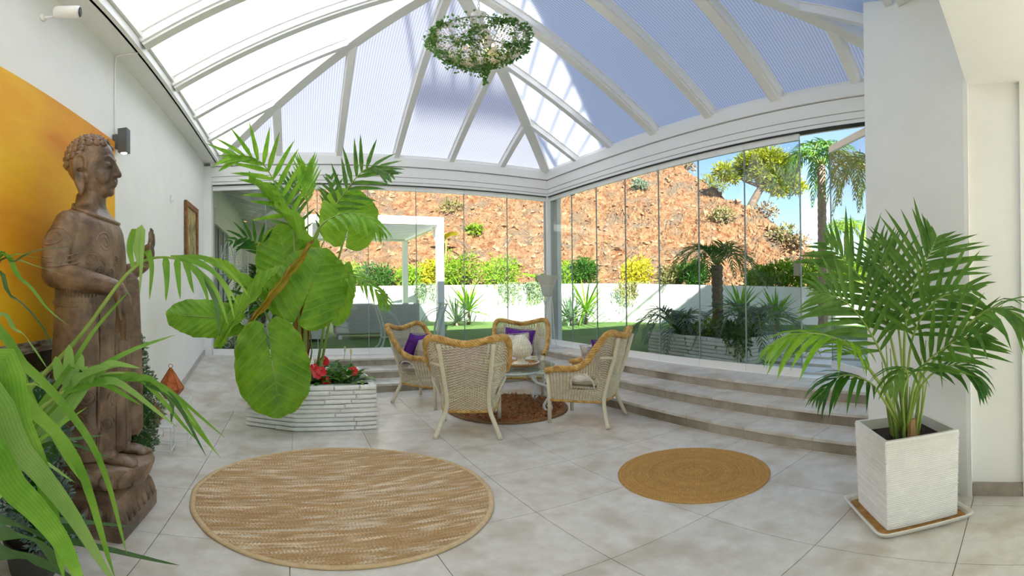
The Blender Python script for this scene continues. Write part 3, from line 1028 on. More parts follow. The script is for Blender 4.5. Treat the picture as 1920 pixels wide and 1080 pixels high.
t = thing('garden_planter', 'pale stacked stone planter on the lawn outside the right glass', 'planter')
stone_planter(t, [(5.10, 3.62), (6.35, 3.45), (6.62, 5.35), (5.38, 5.55)], .33, .72, 7, .12, .5, 1.1)
def garden_palm(lab, x, y, z, h, n, ln, m, ll, lfn=22, rad=.09):
    t = thing('garden_palm', lab, 'palm', (x, y, z), 0, 'palms in the garden planter')
    if h > .2:
        C = bez([(0, 0, 0), (.02, .01, h * .5), (0, 0, h)], 20)
        MB().tube(C, [rad * (1 + (.12 if i % 2 else -.06)) for i in range(21)], 9).build('trunk', 'bark', t)
    palm_crown(t, (0, 0, h), n, ln, m, .75, 1.0, lfn, .028, ll, 3, R.random(), 1.0, .3)
    return t
garden_palm('slender garden palm with a trunk standing in the outdoor planter', 5.95, 4.55, .66, 1.15, 14, .78, 'leaf_palm', .26)
garden_palm('feathery stemless palm at the left end of the outdoor planter', 5.65, 5.20, .66, .1, 16, .85, 'leaf_grey', .24)
garden_palm('feathery stemless palm at the right end of the outdoor planter', 6.0, 3.85, .66, .12, 16, .95, 'leaf_grey', .26)
for x, y, s, m, lab in ((5.5, 4.85, .3, 'leaf_dark', 'low green shrub in the outdoor planter left of the palm trunk'), (5.62, 4.3, .38, 'leaf_hedge', 'bushy green shrub in the outdoor planter right of the palm trunk'),
                        (5.45, 3.85, .33, 'leaf_dark', 'dark shrub spilling over the corner of the outdoor planter'), (6.2, 4.3, .34, 'leaf_box', 'shrub at the back of the outdoor planter')):
    bush('planter_shrub', lab, (x, y, .6), s, s, s * .55, 420, .09, .03, m, 'shrubs in the garden planter', 5, 4)
t = thing('hanging_shrub', 'green plant hanging over the near corner of the outdoor planter', 'plant', (5.16, 3.62, .72))
mb, sb = MB(), MB()
for k in range(40):
    a = R.uniform(0, 6.28); r0 = R.uniform(.02, .2); ln = R.uniform(.1, .42)
    q = Vector((r0 * math.cos(a) - .06, r0 * math.sin(a) - .05, .08))
    sb.tube([q + Vector((.05, .05, 0)), q + Vector((-.03, -.03, -ln * .4)), q + Vector((-.04, -.05, -ln))], .003, 3)
    for i in range(12):
        leaf_card(mb, q + Vector((-.02, -.02, .1 - ln * i / 10)), rnd_unit() + Vector((0, 0, -.5)), rnd_unit(), .08, .022)
mb.build('foliage', 'leaf_dark', t); sb.build('stems', 'stem', t)

# pergola
t = thing('pergola', 'white louvred pergola standing on the lawn behind the back glass', 'pergola')
px0, px1, py0, py1, pz = .25, 3.62, 10.7, 14.5, 3.27
for x, y in ((px1 - .09, py0 + .09), (px1 - .09, py1 - .09), (px0 + .09, py1 - .09), (px0 + .09, py0 + .09)):
    MB().box(x - .085, x + .085, y - .085, y + .085, .33, pz - .2).build('post', 'frame', t, bevel=.006)
for (a, b_) in (((px0, py0 + .05), (px1, py0 + .05)), ((px0, py1 - .05), (px1, py1 - .05)), ((px0 + .05, py0 + .1), (px0 + .05, py1 - .1)), ((px1 - .05, py0 + .1), (px1 - .05, py1 - .1)), ((1.0, py0 + .1), (1.0, py1 - .1))):
    MB().beam((a[0], a[1], pz), (b_[0], b_[1], pz), .10, .20).build('beam', 'frame', t, bevel=.005)
for k in range(26):
    y = py0 + .16 + k * (py1 - py0 - .3) / 25
    for xa, xb in ((px0 + .1, .95), (1.05, px1 - .1)):
        m2 = MB(); m2.obox(((xa + xb) / 2, y, pz - .1), (xb - xa, .10, .016), Matrix.Rotation(.85, 3, 'X')); m2.build('louvre', 'frame', t)
m2 = MB(); m2.beam((px1 - .09, py0 + .1, pz - .75), (px1 - .09, py0 + .65, pz - .2), .05, .05, (1, 0, 0)); m2.build('brace', 'frame', t)

# garden furniture outside
MT['rattan_grey'] = mat('grey rattan', (176, 172, 164), (222, 218, 210), 60, .8, .8, 90, stretch=(1, 1, .5), dist=.01)
MT['iron_white'] = mat('white painted iron', (236, 238, 236), None, rough=.4)
MT['seat_grey'] = mat('grey seat pad', (186, 184, 178), (200, 198, 192), 20, .9)
t = thing('rattan_sofa', 'grey rattan sofa under the pergola with its back to the glass', 'sofa', (1.95, 10.55, .33))
MB().box(-1.0, 1.0, .05, .16, .12, .84).build('backrest', 'rattan_grey', t, bevel=.03)
MB().box(-1.0, 1.0, .16, .85, .10, .36).build('base', 'rattan_grey', t, bevel=.02)
for s in (-1, 1):
    MB().box(min(s * 1.0, s * .84), max(s * 1.0, s * .84), .1, .85, .1, .62).build('arm', 'rattan_grey', t, bevel=.03)
    MB().box(s * .48 - .44, s * .48 + .44, .18, .84, .37, .5).build('seat_cushion', 'seat_grey', t, bevel=.03)
for x in (-.9, .9):
    for y in (.12, .78):
        MB().box(x - .04, x + .04, y - .04, y + .04, 0, .1).build('foot', 'frame', t)
t = thing('garden_cube', 'white cube seat on the lawn left of the rattan sofa', 'stool', (.42, 10.2, .33))
MB().box(-.27, .27, 0, .5, .06, .56).build('body', 'frame', t, bevel=.015)
MB().box(-.24, .24, .03, .47, 0, .06).build('base', 'dark', t)
MB().box(-.275, .275, -.005, .505, .56, .62).build('lid', 'seat_grey', t, bevel=.015)
MT['glass_green'] = glass_mat('greenish table glass', (.80, .90, .87), 1.5)
t = thing('console_table', 'glass console table with curved white iron legs outside the back glass', 'table', (2.24, 8.75, .33))
MB().box(-.74, .74, -.22, .22, .865, .88).build('glass_top', 'glass_green', t, bevel=.004)
for sx in (-1, 1):
    for sy in (-1, 1):
        MB().tube(bez([(sx * .70, sy * .18, .86), (sx * .62, sy * .17, .62), (sx * .55, sy * .16, .32), (sx * .58, sy * .17, .1), (sx * .66, sy * .18, 0)], 16), .021, 8).build('leg', 'iron_white', t, smooth=True)
        MB().tube(bez([(sx * .64, sy * .17, .78), (sx * .35, sy * .12, .66), (sx * .16, sy * .05, .36), (sx * .06, sy * .03, .2)], 12), .009, 6).build('scroll', 'iron_white', t, smooth=True)
for sx in (-1, 1):
    MB().tube([(sx * .56, -.16, .22), (sx * .56, .16, .22)], .012, 6).build('stretcher', 'iron_white', t)
    MB().tube([(sx * .70, -.2, .85), (sx * .70, .2, .85)], .012, 6).build('stretcher', 'iron_white', t)
MB().tube([(-.56, 0, .22), (.56, 0, .22)], .012, 6).build('stretcher', 'iron_white', t)
MT['pot_tan'] = mat('tan glazed pot', (150, 136, 96), (178, 164, 120), 8, .4)
t = thing('potted_succulent', 'succulent in a small tan pot on the console table', 'potted plant', (1.70, 8.75, 1.21))
MB().lathe([(.05, 0), (.085, .02), (.105, .1), (.1, .17), (.085, .19), (.08, .185)], 16).build('pot', 'pot_tan', t, smooth=True)
for k in range(26):
    a = k * 2.4; e = .2 + 1.1 * (k / 26)
    mb = MB(); strip(mb, (0, 0, .18), Vector((math.cos(a) * math.cos(e), math.sin(a) * math.cos(e), math.sin(e))), Vector((0, 0, 1.01)), .14, .03, .1, 3)
    mb.build('leaf', 'leaf_grey', t)

# house wing and veranda left of the pergola, beyond the back glass
struct(MB().box(XL - .3, XL - .02, 7.95, 14.0, .2, 4.0).build('wall_wing', 'render_white'), 'white wall of the house wing outside')
d = sroot('door_1', 'grey framed sliding door in the house wing')
MB().box(XL - .03, XL - .008, 8.65, 10.5, .36, 2.75).build('glass', mat('dark door glass', (120, 132, 134), None, rough=.1), d)
for y in (8.65, 9.25, 9.9, 10.5):
    MB().box(XL - .03, XL + .012, y - .04, y + .04, .36, 2.75).build('stile', mat('grey aluminium', (176, 182, 182), None, rough=.4), d)
MB().box(XL - .03, XL + .05, 8.55, 10.6, 2.75, 3.05).build('shutter_box', 'frame', d)
v = sroot('trim_11', 'white veranda roof with rafters along the house wing')
MB().add([(XL, 8.0, 3.75), (XL, 14.0, 3.75), (.1, 14.0, 3.25), (.1, 8.0, 3.25), (XL, 8.0, 3.80), (XL, 14.0, 3.80), (.1, 14.0, 3.30), (.1, 8.0, 3.30)],
         [(0, 3, 2, 1), (4, 5, 6, 7), (0, 4, 7, 3), (1, 2, 6, 5), (2, 3, 7, 6), (0, 1, 5, 4)]).build('roof_deck', 'frame', v)
for k in range(8):
    y = 8.3 + k * .78
    MB().beam((XL, y, 3.75), (.08, y, 3.25), .07, .11).build('rafter', 'frame', v)
MB().beam((.05, 8.0, 3.22), (.05, 14.0, 3.22), .1, .18).build('beam', 'frame', v)
for y in (8.4, 13.8):
    MB().box(.0, .1, y - .05, y + .05, .33, 3.1).build('post', 'frame', v)
struct(MB().box(XL - .3, -.2, 13.8, 14.05, .2, 3.6).build('wall_wing_end', 'render_white'), 'white end wall of the veranda')

# white iron stand behind the left pane
t = thing('iron_etagere', 'tall white wrought iron stand with arched lattice panels behind the left pane', 'plant stand', (-1.14, 8.55, .33))
for x in (-.23, .02, .27):
    MB().tube([(x, 0, 0), (x, 0, 2.0)], .012, 6).build('upright', 'iron_white', t)
for x0, top in ((-.23, 1.95), (.02, 1.95)):
    MB().tube(bez([(x0, 0, 1.55), (x0 + .02, 0, 1.8), (x0 + .125, 0, top + .12), (x0 + .23, 0, 1.8), (x0 + .25, 0, 1.55)], 18), .011, 6).build('arch', 'iron_white', t)
    for k in range(7):
        m2 = MB(); m2.tube([(x0 + .02 + .032 * k, 0, 1.5), (x0 + .02 + .032 * k, 0, 1.82 + .12 * math.sin(PI * (k + .6) / 7.2))], .0045, 4)
        m2.tube([(x0, 0, 1.52 + .05 * k), (x0 + .25, 0, 1.52 + .05 * k)], .0045, 4)
        m2.build('lattice', 'iron_white', t)
MB().tube(bez([(-.05, 0, 2.02), (-.02, 0, 2.12), (.02, 0, 2.16), (.06, 0, 2.12), (.09, 0, 2.02)], 12), .012, 6).build('finial', 'iron_white', t)
for z in (.3, 1.45):
    MB().box(-.25, .29, -.14, .14, z, z + .02).build('shelf', 'iron_white', t)
def spiral(c, r0, turns, n=26, pl='xz', flip=1):
    out = []
    for i in range(n):
        a = turns * 2 * PI * i / n
        r = r0 * (1 - .85 * i / n)
        out.append((c[0] + flip * r * math.cos(a), c[1], c[2] + r * math.sin(a)))
    return out
for c, r0, fl in (((-.1, -.14, .15), .1, 1), ((.14, -.14, .15), .1, -1), ((-.1, -.14, .5), .08, -1), ((.14, -.14, .5), .08, 1)):
    MB().tube(spiral(c, r0, 1.6, flip=fl), .008, 6).build('scroll', 'iron_white', t)
t = thing('slatted_bench', 'pale slatted bench on the veranda behind the planter', 'bench', (-.55, 9.9, .33))
for k in range(8):
    MB().box(-.42, .42, 0, .03, .25 + k * .075, .31 + k * .075).build('back_slat', 'frame', t)
for k in range(5):
    MB().box(-.42, .42, -.1 - k * .085, -.03 - k * .085, .42, .445).build('seat_slat', 'frame', t)
for x in (-.4, .4):
    MB().box(x - .025, x + .025, -.46, -.41, 0, .42).build('leg', 'frame', t)
    MB().box(x - .025, x + .025, 0, .05, 0, .9).build('leg', 'frame', t)
t = thing('veranda_palm', 'dark green palm in a white pot outside the left panes', 'potted plant', (-.62, 9.2, .33))
MB().lathe([(.15, 0), (.2, .02), (.24, .4), (.25, .42), (.22, .42), (.2, .36)], 20).build('pot', 'frame', t, smooth=True)
MB().tube([(0, 0, .3), (.02, 0, .9), (0, 0, 1.25)], [.06, .05, .04], 8).build('trunk', 'bark', t)
palm_crown(t, (0, 0, 1.25), 11, .72, 'leaf_dark', .95, .7, 15, .045, .3, 3, .3, 1.0, .4)
palm_crown(t, (0, 0, .75), 7, .6, 'leaf_dark', .5, .9, 12, .045, .28, 3, .7, 1.0, .4)

# ------------------------------------------------------------------ wicker chairs
MT['wicker'] = mat('cream wicker', (222, 210, 180), (244, 238, 218), 30, .6, rand=.02)
MT['wicker_dark'] = mat('wicker stakes', (180, 160, 122), (206, 188, 150), 30, .7)
MT['rattan'] = mat('golden rattan', (176, 124, 50), (232, 192, 112), 14, .45)
MT['pole'] = mat('cream wrapped cane', (218, 206, 176), (238, 230, 208), 60, .55, .4, 120, stretch=(1, 1, 3), dist=.004)

def braid(mb, path, n, rs, rh, turns, sides=5, flat=1.0):
    """n strands twisted about a path"""
    P = [Vector(p) for p in path]
    k = len(P)
    T_ = [(P[min(i + 1, k - 1)] - P[max(i - 1, 0)]).normalized() for i in range(k)]
    nr = T_[0].orthogonal().normalized()
    fr = []
    for i in range(k):
        nr = (nr - T_[i] * nr.dot(T_[i])).normalized()
        fr.append((nr.copy(), T_[i].cross(nr)))
    for s in range(n):
        pts = []
        for i in range(k):
            a = 2 * PI * (s / n + turns * i / k)
            pts.append(P[i] + fr[i][0] * (rh * math.cos(a)) + fr[i][1] * (rh * math.sin(a)))
        mb.tube(pts, rs, sides)

def weave(mb, st, S, rows, cols, wd, amp, hole=None, nst=10):
    """rows of cane going over and under the stakes of a surface S(u, v) -> (point, normal)"""
    for k in range(rows):
        v = (k + .5) / rows
        run = []
        def flush():
            if len(run) > 1:
                mb.add([q for r in run for q in r], [(2 * i, 2 * i + 2, 2 * i + 3, 2 * i + 1) for i in range(len(run) - 1)])
        for c in range(cols + 1):
            u = c / cols
            p, n = S(u, v)
            if hole and hole(p):
                flush(); run = []
                continue
            p0, _ = S(u, max(0, v - .5 * wd / rows))
            p1, _ = S(u, min(1, v + .5 * wd / rows))
            o = n * (amp * (1 if (c + k) % 2 else -1))
            run.append((p0 + o, p1 + o))
        flush()
    for c in range(0, cols + 1):
        u = c / cols
        run = []
        def flush2():
            if len(run) > 1:
                st.add([q for r in run for q in r], [(2 * i, 2 * i + 2, 2 * i + 3, 2 * i + 1) for i in range(len(run) - 1)])
        for i in range(nst + 1):
            p, n = S(u, i / nst)
            if hole and hole(p):
                flush2(); run = []
                continue
            a, _ = S(min(1, u + .18 / cols), i / nst)
            b, _ = S(max(0, u - .18 / cols), i / nst)
            run.append((a, b))
        flush2()

def make_chair(label):
    t = thing('wicker_chair', label, 'chair', (0, 0, 0), 0, 'wicker armchairs round the glass table')
    hb = [(.29, .30, .27), (.285, .15, .27), (.27, 0, .27), (.25, -.15, .27), (.215, -.245, .27), (.11, -.268, .27), (0, -.275, .27)]
    hr = [(.315, .33, .575), (.34, .17, .615), (.355, .0, .625), (.375, -.14, .695), (.39, -.25, .84), (.375, -.35, .965), (.30, -.405, .995), (.15, -.43, .962), (0, -.437, .94)]
    bot = bez(hb + [(-x, y, z) for x, y, z in hb[-2::-1]], 120)
    rim = bez(hr + [(-x, y, z) for x, y, z in hr[-2::-1]], 120)
    def S(u, v):
        x = u * 120
        i = min(int(x), 119); k = x - i
        a, b = bot[i].lerp(bot[i + 1], k), rim[i].lerp(rim[i + 1], k)
        p = a.lerp(b, v)
        # the back stays narrow at the waist and opens into the wings
        waist = math.sin(PI * min(1, v * 1.15)) * .045
        c = Vector((p.x, p.y + .05, 0))
        n = c.normalized() if c.length > 1e-5 else Vector((0, -1, 0))
        if p.y < -.05:
            p = p - Vector((n.x * waist * min(1, (-p.y - .05) * 6), 0, 0))
        return p, n
    hole = lambda p: abs(p.x) > .18 and ((p.y + .075) / .115) ** 2 + (max(0, p.z - .47) / .10) ** 2 < 1 and p.z > .405
    wv, st = MB(), MB()
    weave(wv, st, S, 56, 62, .70, .0075, hole, 26)
    wv.build('woven_shell', 'wicker', t)
    st.build('stakes', 'wicker_dark', t)
    def front(u, v):
        return Vector((-.29 + .58 * u, .305 + .01 * math.sin(PI * u), .27 + .14 * v)), Vector((0, 1, 0))
    wv = MB(); weave(wv, wv, front, 10, 22, .72, .007)
    wv.build('front_apron', 'wicker', t)
    def seat(u, v):
        y = -.24 + .54 * v
        hw = .215 + .075 * v
        return Vector((-hw + 2 * hw * u, y, .40 + .012 * math.sin(PI * u) * math.sin(PI * v))), Vector((0, 0, 1))
    wv = MB(); weave(wv, wv, seat, 36, 36, .8, .004)
    wv.build('seat', 'wicker', t)
    b = MB(); braid(b, bez([tuple(p) for p in rim[::4]], 220), 6, .0125, .0235, 15, 5)
    b.build('braided_rim', 'rattan', t, smooth=True)
    b = MB(); lp = [(x, y, .262) for x, y, z in hb + [(-x, y, z) for x, y, z in hb[-2::-1]]] + [(-.15, .318, .262), (.15, .318, .262), (.29, .30, .262)]
    braid(b, bez(lp, 120), 3, .008, .009, 22, 5)
    b.build('lower_braid', 'rattan', t, smooth=True)
    for s in (-1, 1):
        MB().tube(bez([(s * .305, -.345, 0), (s * .255, -.30, .14), (s * .205, -.268, .28), (s * .198, -.30, .45), (s * .225, -.38, .70), (s * .25, -.442, .94)], 20),
                  [.024] * 2 + [.022] * 19, 10).build('rear_leg', 'pole', t, smooth=True)
        MB().tube([(s * .292, .305, 0), (s * .292, .302, .28), (s * .305, .315, .565)], .0215, 10).build('front_leg', 'pole', t, smooth=True)
        MB().tube([(s * .232, -.40, .735), (s * .35, -.285, .745)], .014, 8).build('stretcher', 'pole', t, smooth=True)
        arch = []
        for i in range(17):
            a = PI * i / 16
            y, z = -.075 + .118 * math.cos(a), (.47 + .102 * math.sin(a))
            arch.append((y, z))
        arch = [(arch[0][0], .41)] + arch + [(arch[-1][0], .41)]
        pts = []
        for y, z in arch:
            v = (z - .27) / .36
            best = min(range(0, 61), key=lambda i: abs(S(i / 120, v)[0].y - y))
            p = S(best / 120, v)[0]
            pts.append((s * (p.x + .004), y, z))
        MB().tube(pts, .008, 6).build('arm_arch', 'wicker', t, smooth=True)
    return t

def face(fx, fy):
    return math.atan2(-fx, fy)
chairA = make_chair('wicker armchair seen from behind in front of the glass table')
def put(o, x, y, fx, fy, label=None):
    o.location = (x, y, 0)
    o.rotation_euler = (0, 0, face(fx, fy))
    if label:
        o['label'] = label
    return o
put(chairA, 1.70, 4.28, .43, .90)
put(copy_tree(chairA), 1.66, 5.60, .62, -.78, 'wicker armchair on the left beside the stone planter')
put(copy_tree(chairA), 3.00, 5.62, -.50, -.86, 'wicker armchair farthest away in the corner before the lamp')
put(copy_tree(chairA), 2.93, 4.00, -.53, .85, 'wicker armchair on the right seen from the side by the steps')

# cushions
MT['purple'] = mat('purple cotton', (92, 34, 140), (116, 52, 166), 30, .85, .3, 90, dist=.004)
MT['floral'] = mat('faded floral cotton', (226, 216, 196), (238, 230, 214), 20, .9, .3, 60, c3=(178, 150, 138), scale3=9, dist=.004)
def pillow(name, label, wd, ht, th, m, chair, lp, rot, group):
    """soft square cushion; lp and rot in the frame of its chair"""
    mb = MB()
    def half(sg):
        def fn(u, v):
            x, y = 2 * u - 1, 2 * v - 1
            pin = 1 - .10 * (1 - x * x) * (abs(y) ** 3) - .0
            pin2 = 1 - .10 * (1 - y * y) * (abs(x) ** 3)
            k = max(0, (1 - abs(x) ** 2.6) * (1 - abs(y) ** 2.6)) ** .55
            return Vector((x * wd / 2 * pin2, y * ht / 2 * pin, sg * (th / 2 * k + .003) + .004 * math.sin(9 * x + 4 * y)))
        return fn
    mb.grid(half(1), 14, 14); mb.grid(half(-1), 14, 14)
    root = link(name, None)
    tag(root, label, 'cushion', group)
    root.matrix_world = Matrix.Translation(chair.location) @ Matrix.Rotation(chair.rotation_euler.z, 4, 'Z') @ Matrix.Translation(lp) @ rot
    mb.build('cover', m, root, smooth=True)
    e = MB()
    cs = [(-wd / 2, -ht / 2, 0), (wd / 2, -ht / 2, 0), (wd / 2, ht / 2, 0), (-wd / 2, ht / 2, 0)]
    pts = []
    for i in range(4):
        a, b = Vector(cs[i]), Vector(cs[(i + 1) % 4])
        for k in range(8):
            s = k / 8
            q = a.lerp(b, s)
            inn = .10 * math.sin(PI * s) * .25
            pts.append(tuple(q * (1 - inn)))
    e.tube(pts, .004, 5, closed=True)
    e.build('piping', m, root, smooth=True)
    return root
chairs = [o for o in COL.objects if o.name.split('.')[0] == 'wicker_chair' and o.parent is None]
cA, cB, cC, cD = chairs
RX = lambda a: Matrix.Rotation(a, 4, 'X')
RZ = lambda a: Matrix.Rotation(a, 4, 'Z')
RY = lambda a: Matrix.Rotation(a, 4, 'Y')
G1, G2, G3 = 'floral seat cushions', 'purple cushions', 'floral scatter cushions'
names = {'A': (cA, 'front chair seen from behind'), 'B': (cB, 'left chair'), 'C': (cC, 'far corner chair'), 'D': (cD, 'right chair')}
for k, (ch, nm) in names.items():
    pillow('seat_cushion', 'faded floral seat pad on the ' + nm, .47, .47, .11, 'floral', ch, (0, .03, .465), RZ(.05), G1)
    pillow('purple_cushion', 'purple cushion leaning on the back of the ' + nm, .42, .42, .12, 'purple', ch, (.03 if k != 'A' else -.02, -.19, .685), RX(1.25) @ RZ(.12 if k != 'D' else -.1), G2)
    if k != 'A':
        pillow('floral_cushion', 'pale floral scatter cushion in front of the purple one on the ' + nm, .37, .37, .12, 'floral', ch, (.06 if k == 'C' else -.02, -.075, .66), RX(1.18) @ RZ(-.08), G3)

# ------------------------------------------------------------------ glass table, ornament, shaggy rug
TX_, TY_ = 2.53, 4.88
t = thing('glass_table', 'round glass topped coffee table on scrolled white iron legs', 'table', (TX_, TY_, 0))
MB().lathe([(.46, 0), (.468, .004), (.468, .011), (.46, .015)], 48, (0, 0, .525)).build('glass_top', 'glass_green', t, smooth=False)
for k in range(2):
    m2 = MB(); a = .5 + k * PI / 2
    m2.beam((-.40 * math.cos(a), -.40 * math.sin(a), .475), (.40 * math.cos(a), .40 * math.sin(a), .475), .035, .022)
    m2.build('cross_bar', 'iron_white', t)
m2 = MB(); m2.tube([(.30 * math.cos(2 * PI * i / 40), .30 * math.sin(2 * PI * i / 40), .465) for i in range(40)], .012, 6, closed=True)
m2.build('ring', 'iron_white', t, smooth=True)
for k in range(4):
    a = .5 + k * PI / 2
    c, s = math.cos(a), math.sin(a)
    m2 = MB()
    pr = [(.20, .46), (.23, .40), (.30, .34), (.40, .32), (.455, .28), (.46, .2), (.42, .13), (.39, .08), (.40, .03), (.44, .015), (.475, .035), (.48, .075), (.455, .09), (.44, .07)]
    m2.tube(bez([(r * c, r * s, z) for r, z in pr], 60), .017, 8)
    m2.build('leg', 'iron_white', t, smooth=True)
    m2 = MB(); sc = []
    for i in range(30):
        q = i / 29 * 2.6 * PI
        rr = .055 * (1 - .7 * i / 29)
        sc.append(((.435 + rr * math.cos(q)) * c, (.435 + rr * math.cos(q)) * s, .33 + rr * math.sin(q)))
    m2.tube(sc, .012, 6); m2.build('scroll', 'iron_white', t, smooth=True)
    m2 = MB(); m2.tube([(.21 * c, .21 * s, .40), (.21 * c, .21 * s, .525)], .014, 8); m2.build('stud', 'iron_white', t)

MT['porcelain'] = mat('cream glazed ceramic', (240, 232, 208), (248, 244, 228), 6, .2)
MT['tray'] = mat('amber wood tray', (176, 118, 56), (212, 156, 88), 12, .4)
t = thing('round_tray', 'round amber tray edged with pearls on the glass table', 'tray', (TX_ + .03, TY_ - .08, .5402))
MB().lathe([(.18, 0), (.205, .006), (.215, .03), (.208, .032), (.195, .014), (.0, .012)], 40, cap=False).build('dish', 'tray', t, smooth=True)
for k in range(40):
    a = 2 * PI * k / 40
    m2 = MB(); m2.ell((.213 * math.cos(a), .213 * math.sin(a), .037), (.009, .009, .009), 8, 6); m2.build('pearl', 'porcelain', t, smooth=True)
t = thing('ceramic_pinecone', 'white ceramic pinecone ornament with raised scales on the tray', 'ornament', (TX_ + .03, TY_ - .08, .553))
MB().lathe([(.0, 0), (.095, 0), (.10, .012), (.085, .022), (.05, .035), (.042, .06), (.055, .075), (.07, .082), (.075, .09)], 28, cap=False).build('foot', 'porcelain', t, smooth=True)
body = MB(); sc = MB()
prof = [(.075, .088), (.11, .11), (.13, .155), (.127, .20), (.11, .245), (.085, .285), (.05, .32), (.02, .34), (0, .345)]
body.lathe(prof, 28, cap=False)
for i in range(13):
    z = .10 + i * .0185
    r = np.interp(z, [p[1] for p in prof], [p[0] for p in prof])
    n = max(5, int(round(2 * PI * r / .03)))
    for j in range(n):
        a = 2 * PI * (j + .5 * (i % 2)) / n
        sc.ell((r * math.cos(a), r * math.sin(a), z), (.0125, .0125, .0125), 6, 4)
bo = body.build('body', 'porcelain', t, smooth=True)
o = sc.build('scales', 'porcelain', bo, smooth=True)
t = thing('small_flowers', 'small bowl of cream flowers on the far edge of the glass table', 'flowers', (TX_ + .30, TY_ + .08, .5402))
MB().lathe([(.02, 0), (.035, .005), (.05, .035), (.045, .04), (.0, .025)], 16, cap=False).build('bowl', 'porcelain', t, smooth=True)
for k in range(7):
    a = k * 2.4; r = .012 * math.sqrt(k)
    m2 = MB(); m2.ell((r * math.cos(a), r * math.sin(a), .048 + .004 * (k % 3)), (.016, .016, .012), 8, 6); m2.build('blossom', mat('cream blossom %d' % k, (240, 226, 190), None, rough=.8), t, smooth=True)

MT['shag'] = mat('rust brown shag', (116, 58, 26), (218, 144, 86), 60, .85, rand=.0)
MT['shag_edge'] = mat('brown rug edge', (126, 92, 56), (150, 112, 72), 30, .9)
t = thing('shaggy_rug', 'round rust brown shaggy rug under the glass table', 'rug', (2.43, 4.91, 0))
MB().lathe([(.70, 0), (.72, .004), (.72, .014), (.69, .02), (0, .02)], 64, cap=False).build('base', 'shag_edge', t, smooth=True)
mb = MB()
for _ in range(6500):
    r = .675 * math.sqrt(R.random()); a = R.uniform(0, 2 * PI)
    d = rnd_unit(); d.z = abs(d.z) * .7 + .25
    strip(mb, (r * math.cos(a), r * math.sin(a), .016), d, rnd_unit(), R.uniform(.045, .08), .011, .9, 2, 0, .5)
o = mb.build('pile', 'shag', t)
o['kind'] = 'stuff'

# ------------------------------------------------------------------ jute rugs
def jutemat(name, c1, c2, c3, st=(.12, 1, 1)):
    return mat(name, c1, c2, 60, .9, .35, 220, c3=c3, scale3=40, dist=.003, rand=.09, contrast=(.25, .75), stretch=st)
MT['jute'] = jutemat('natural jute', (176, 136, 86), (222, 190, 144), (240, 224, 196))
MT['jute_edge'] = mat('jute border tape', (206, 176, 130), (224, 198, 158), 30, .9, .3, 150, dist=.003)
MT['jute_gold'] = jutemat('golden jute', (176, 130, 66), (218, 176, 108), (196, 150, 86), None)
def plait(mb, P, wd, step, hgt, tw=0.0):
    """a flat three-strand plait along a polyline: slanted pads in two rows"""
    L = [0]
    for a, b in zip(P, P[1:]):
        L.append(L[-1] + (b - a).length)
    n = max(2, int(L[-1] / step))
    j = 0
    for k in range(n):
        s = (k + .5) / n * L[-1]
        while j < len(L) - 2 and L[j + 1] < s:
            j += 1
        q = P[j].lerp(P[j + 1], (s - L[j]) / max(1e-6, L[j + 1] - L[j]))
        t_ = (P[j + 1] - P[j]).normalized()
        sd = Vector((-t_.y, t_.x, 0))
        for sg in (-1, 1):
            c = q + sd * (sg * wd * .24) + t_ * (step * (.25 if sg > 0 else -.25))
            ax = (t_ * .80 + sd * (sg * .62)).normalized()
            ay = Vector((-ax.y, ax.x, 0))
            l_, w_, h_ = step * .86, wd * .24, hgt * R.uniform(.75, 1.15)
            v = [c - ax * l_, c - ay * w_, c + ax * l_, c + ay * w_, c - ax * l_ * .35 + Vector((0, 0, h_)), c + ax * l_ * .35 + Vector((0, 0, h_))]
            mb.add(v, [(0, 1, 4), (1, 5, 4), (1, 2, 5), (2, 3, 5), (3, 4, 5), (3, 0, 4)])
RUGR = .955
t = thing('jute_rug', 'large round striped jute rug with a pale border in the foreground', 'rug', (.30, 3.02, 0), .06)
MB().lathe([(RUGR + .02, 0), (RUGR + .02, .006), (0, .006)], 72, cap=False).build('backing', 'jute', t)
rows = 58
for k in range(rows):
    y = -RUGR + (k + .5) * 2 * RUGR / rows
    hx = math.sqrt(max(0, RUGR ** 2 - y * y)) - .004
    if hx < .05:
        continue
    mb = MB()
    n = 24
    plait(mb, [Vector((-hx + 2 * hx * i / n, y + .006 * math.sin(i * .9 + k) , .005)) for i in range(n + 1)], 2 * RUGR / rows, .021, .011)
    mb.build('braid', 'jute', t, smooth=True)
b = MB()
b.tube([((RUGR + .012 + .004 * math.sin(5 * a) + .003 * math.sin(17 * a)) * math.cos(a), (RUGR + .012 + .004 * math.sin(5 * a)) * math.sin(a), .008) for a in [2 * PI * i / 120 for i in range(120)]], .02, 6, closed=True, flat=.5)
b.build('border', 'jute_edge', t, smooth=True)
t = thing('spiral_jute_rug', 'small round golden braided jute rug by the steps', 'rug', (2.56, 2.19, 0))
RR = .555
MB().lathe([(RR, 0), (RR, .006), (0, .006)], 64, cap=False).build('backing', 'jute_gold', t)
nr = 20
for k in range(nr):
    r = RR * (k + .55) / nr
    mb = MB()
    n = max(8, int(r * 90))
    plait(mb, [Vector((r * math.cos(2 * PI * i / n), r * math.sin(2 * PI * i / n), .005)) for i in range(n + 1)], RR / nr, .017, .010)
    mb.build('braid', 'jute_gold', t, smooth=True)

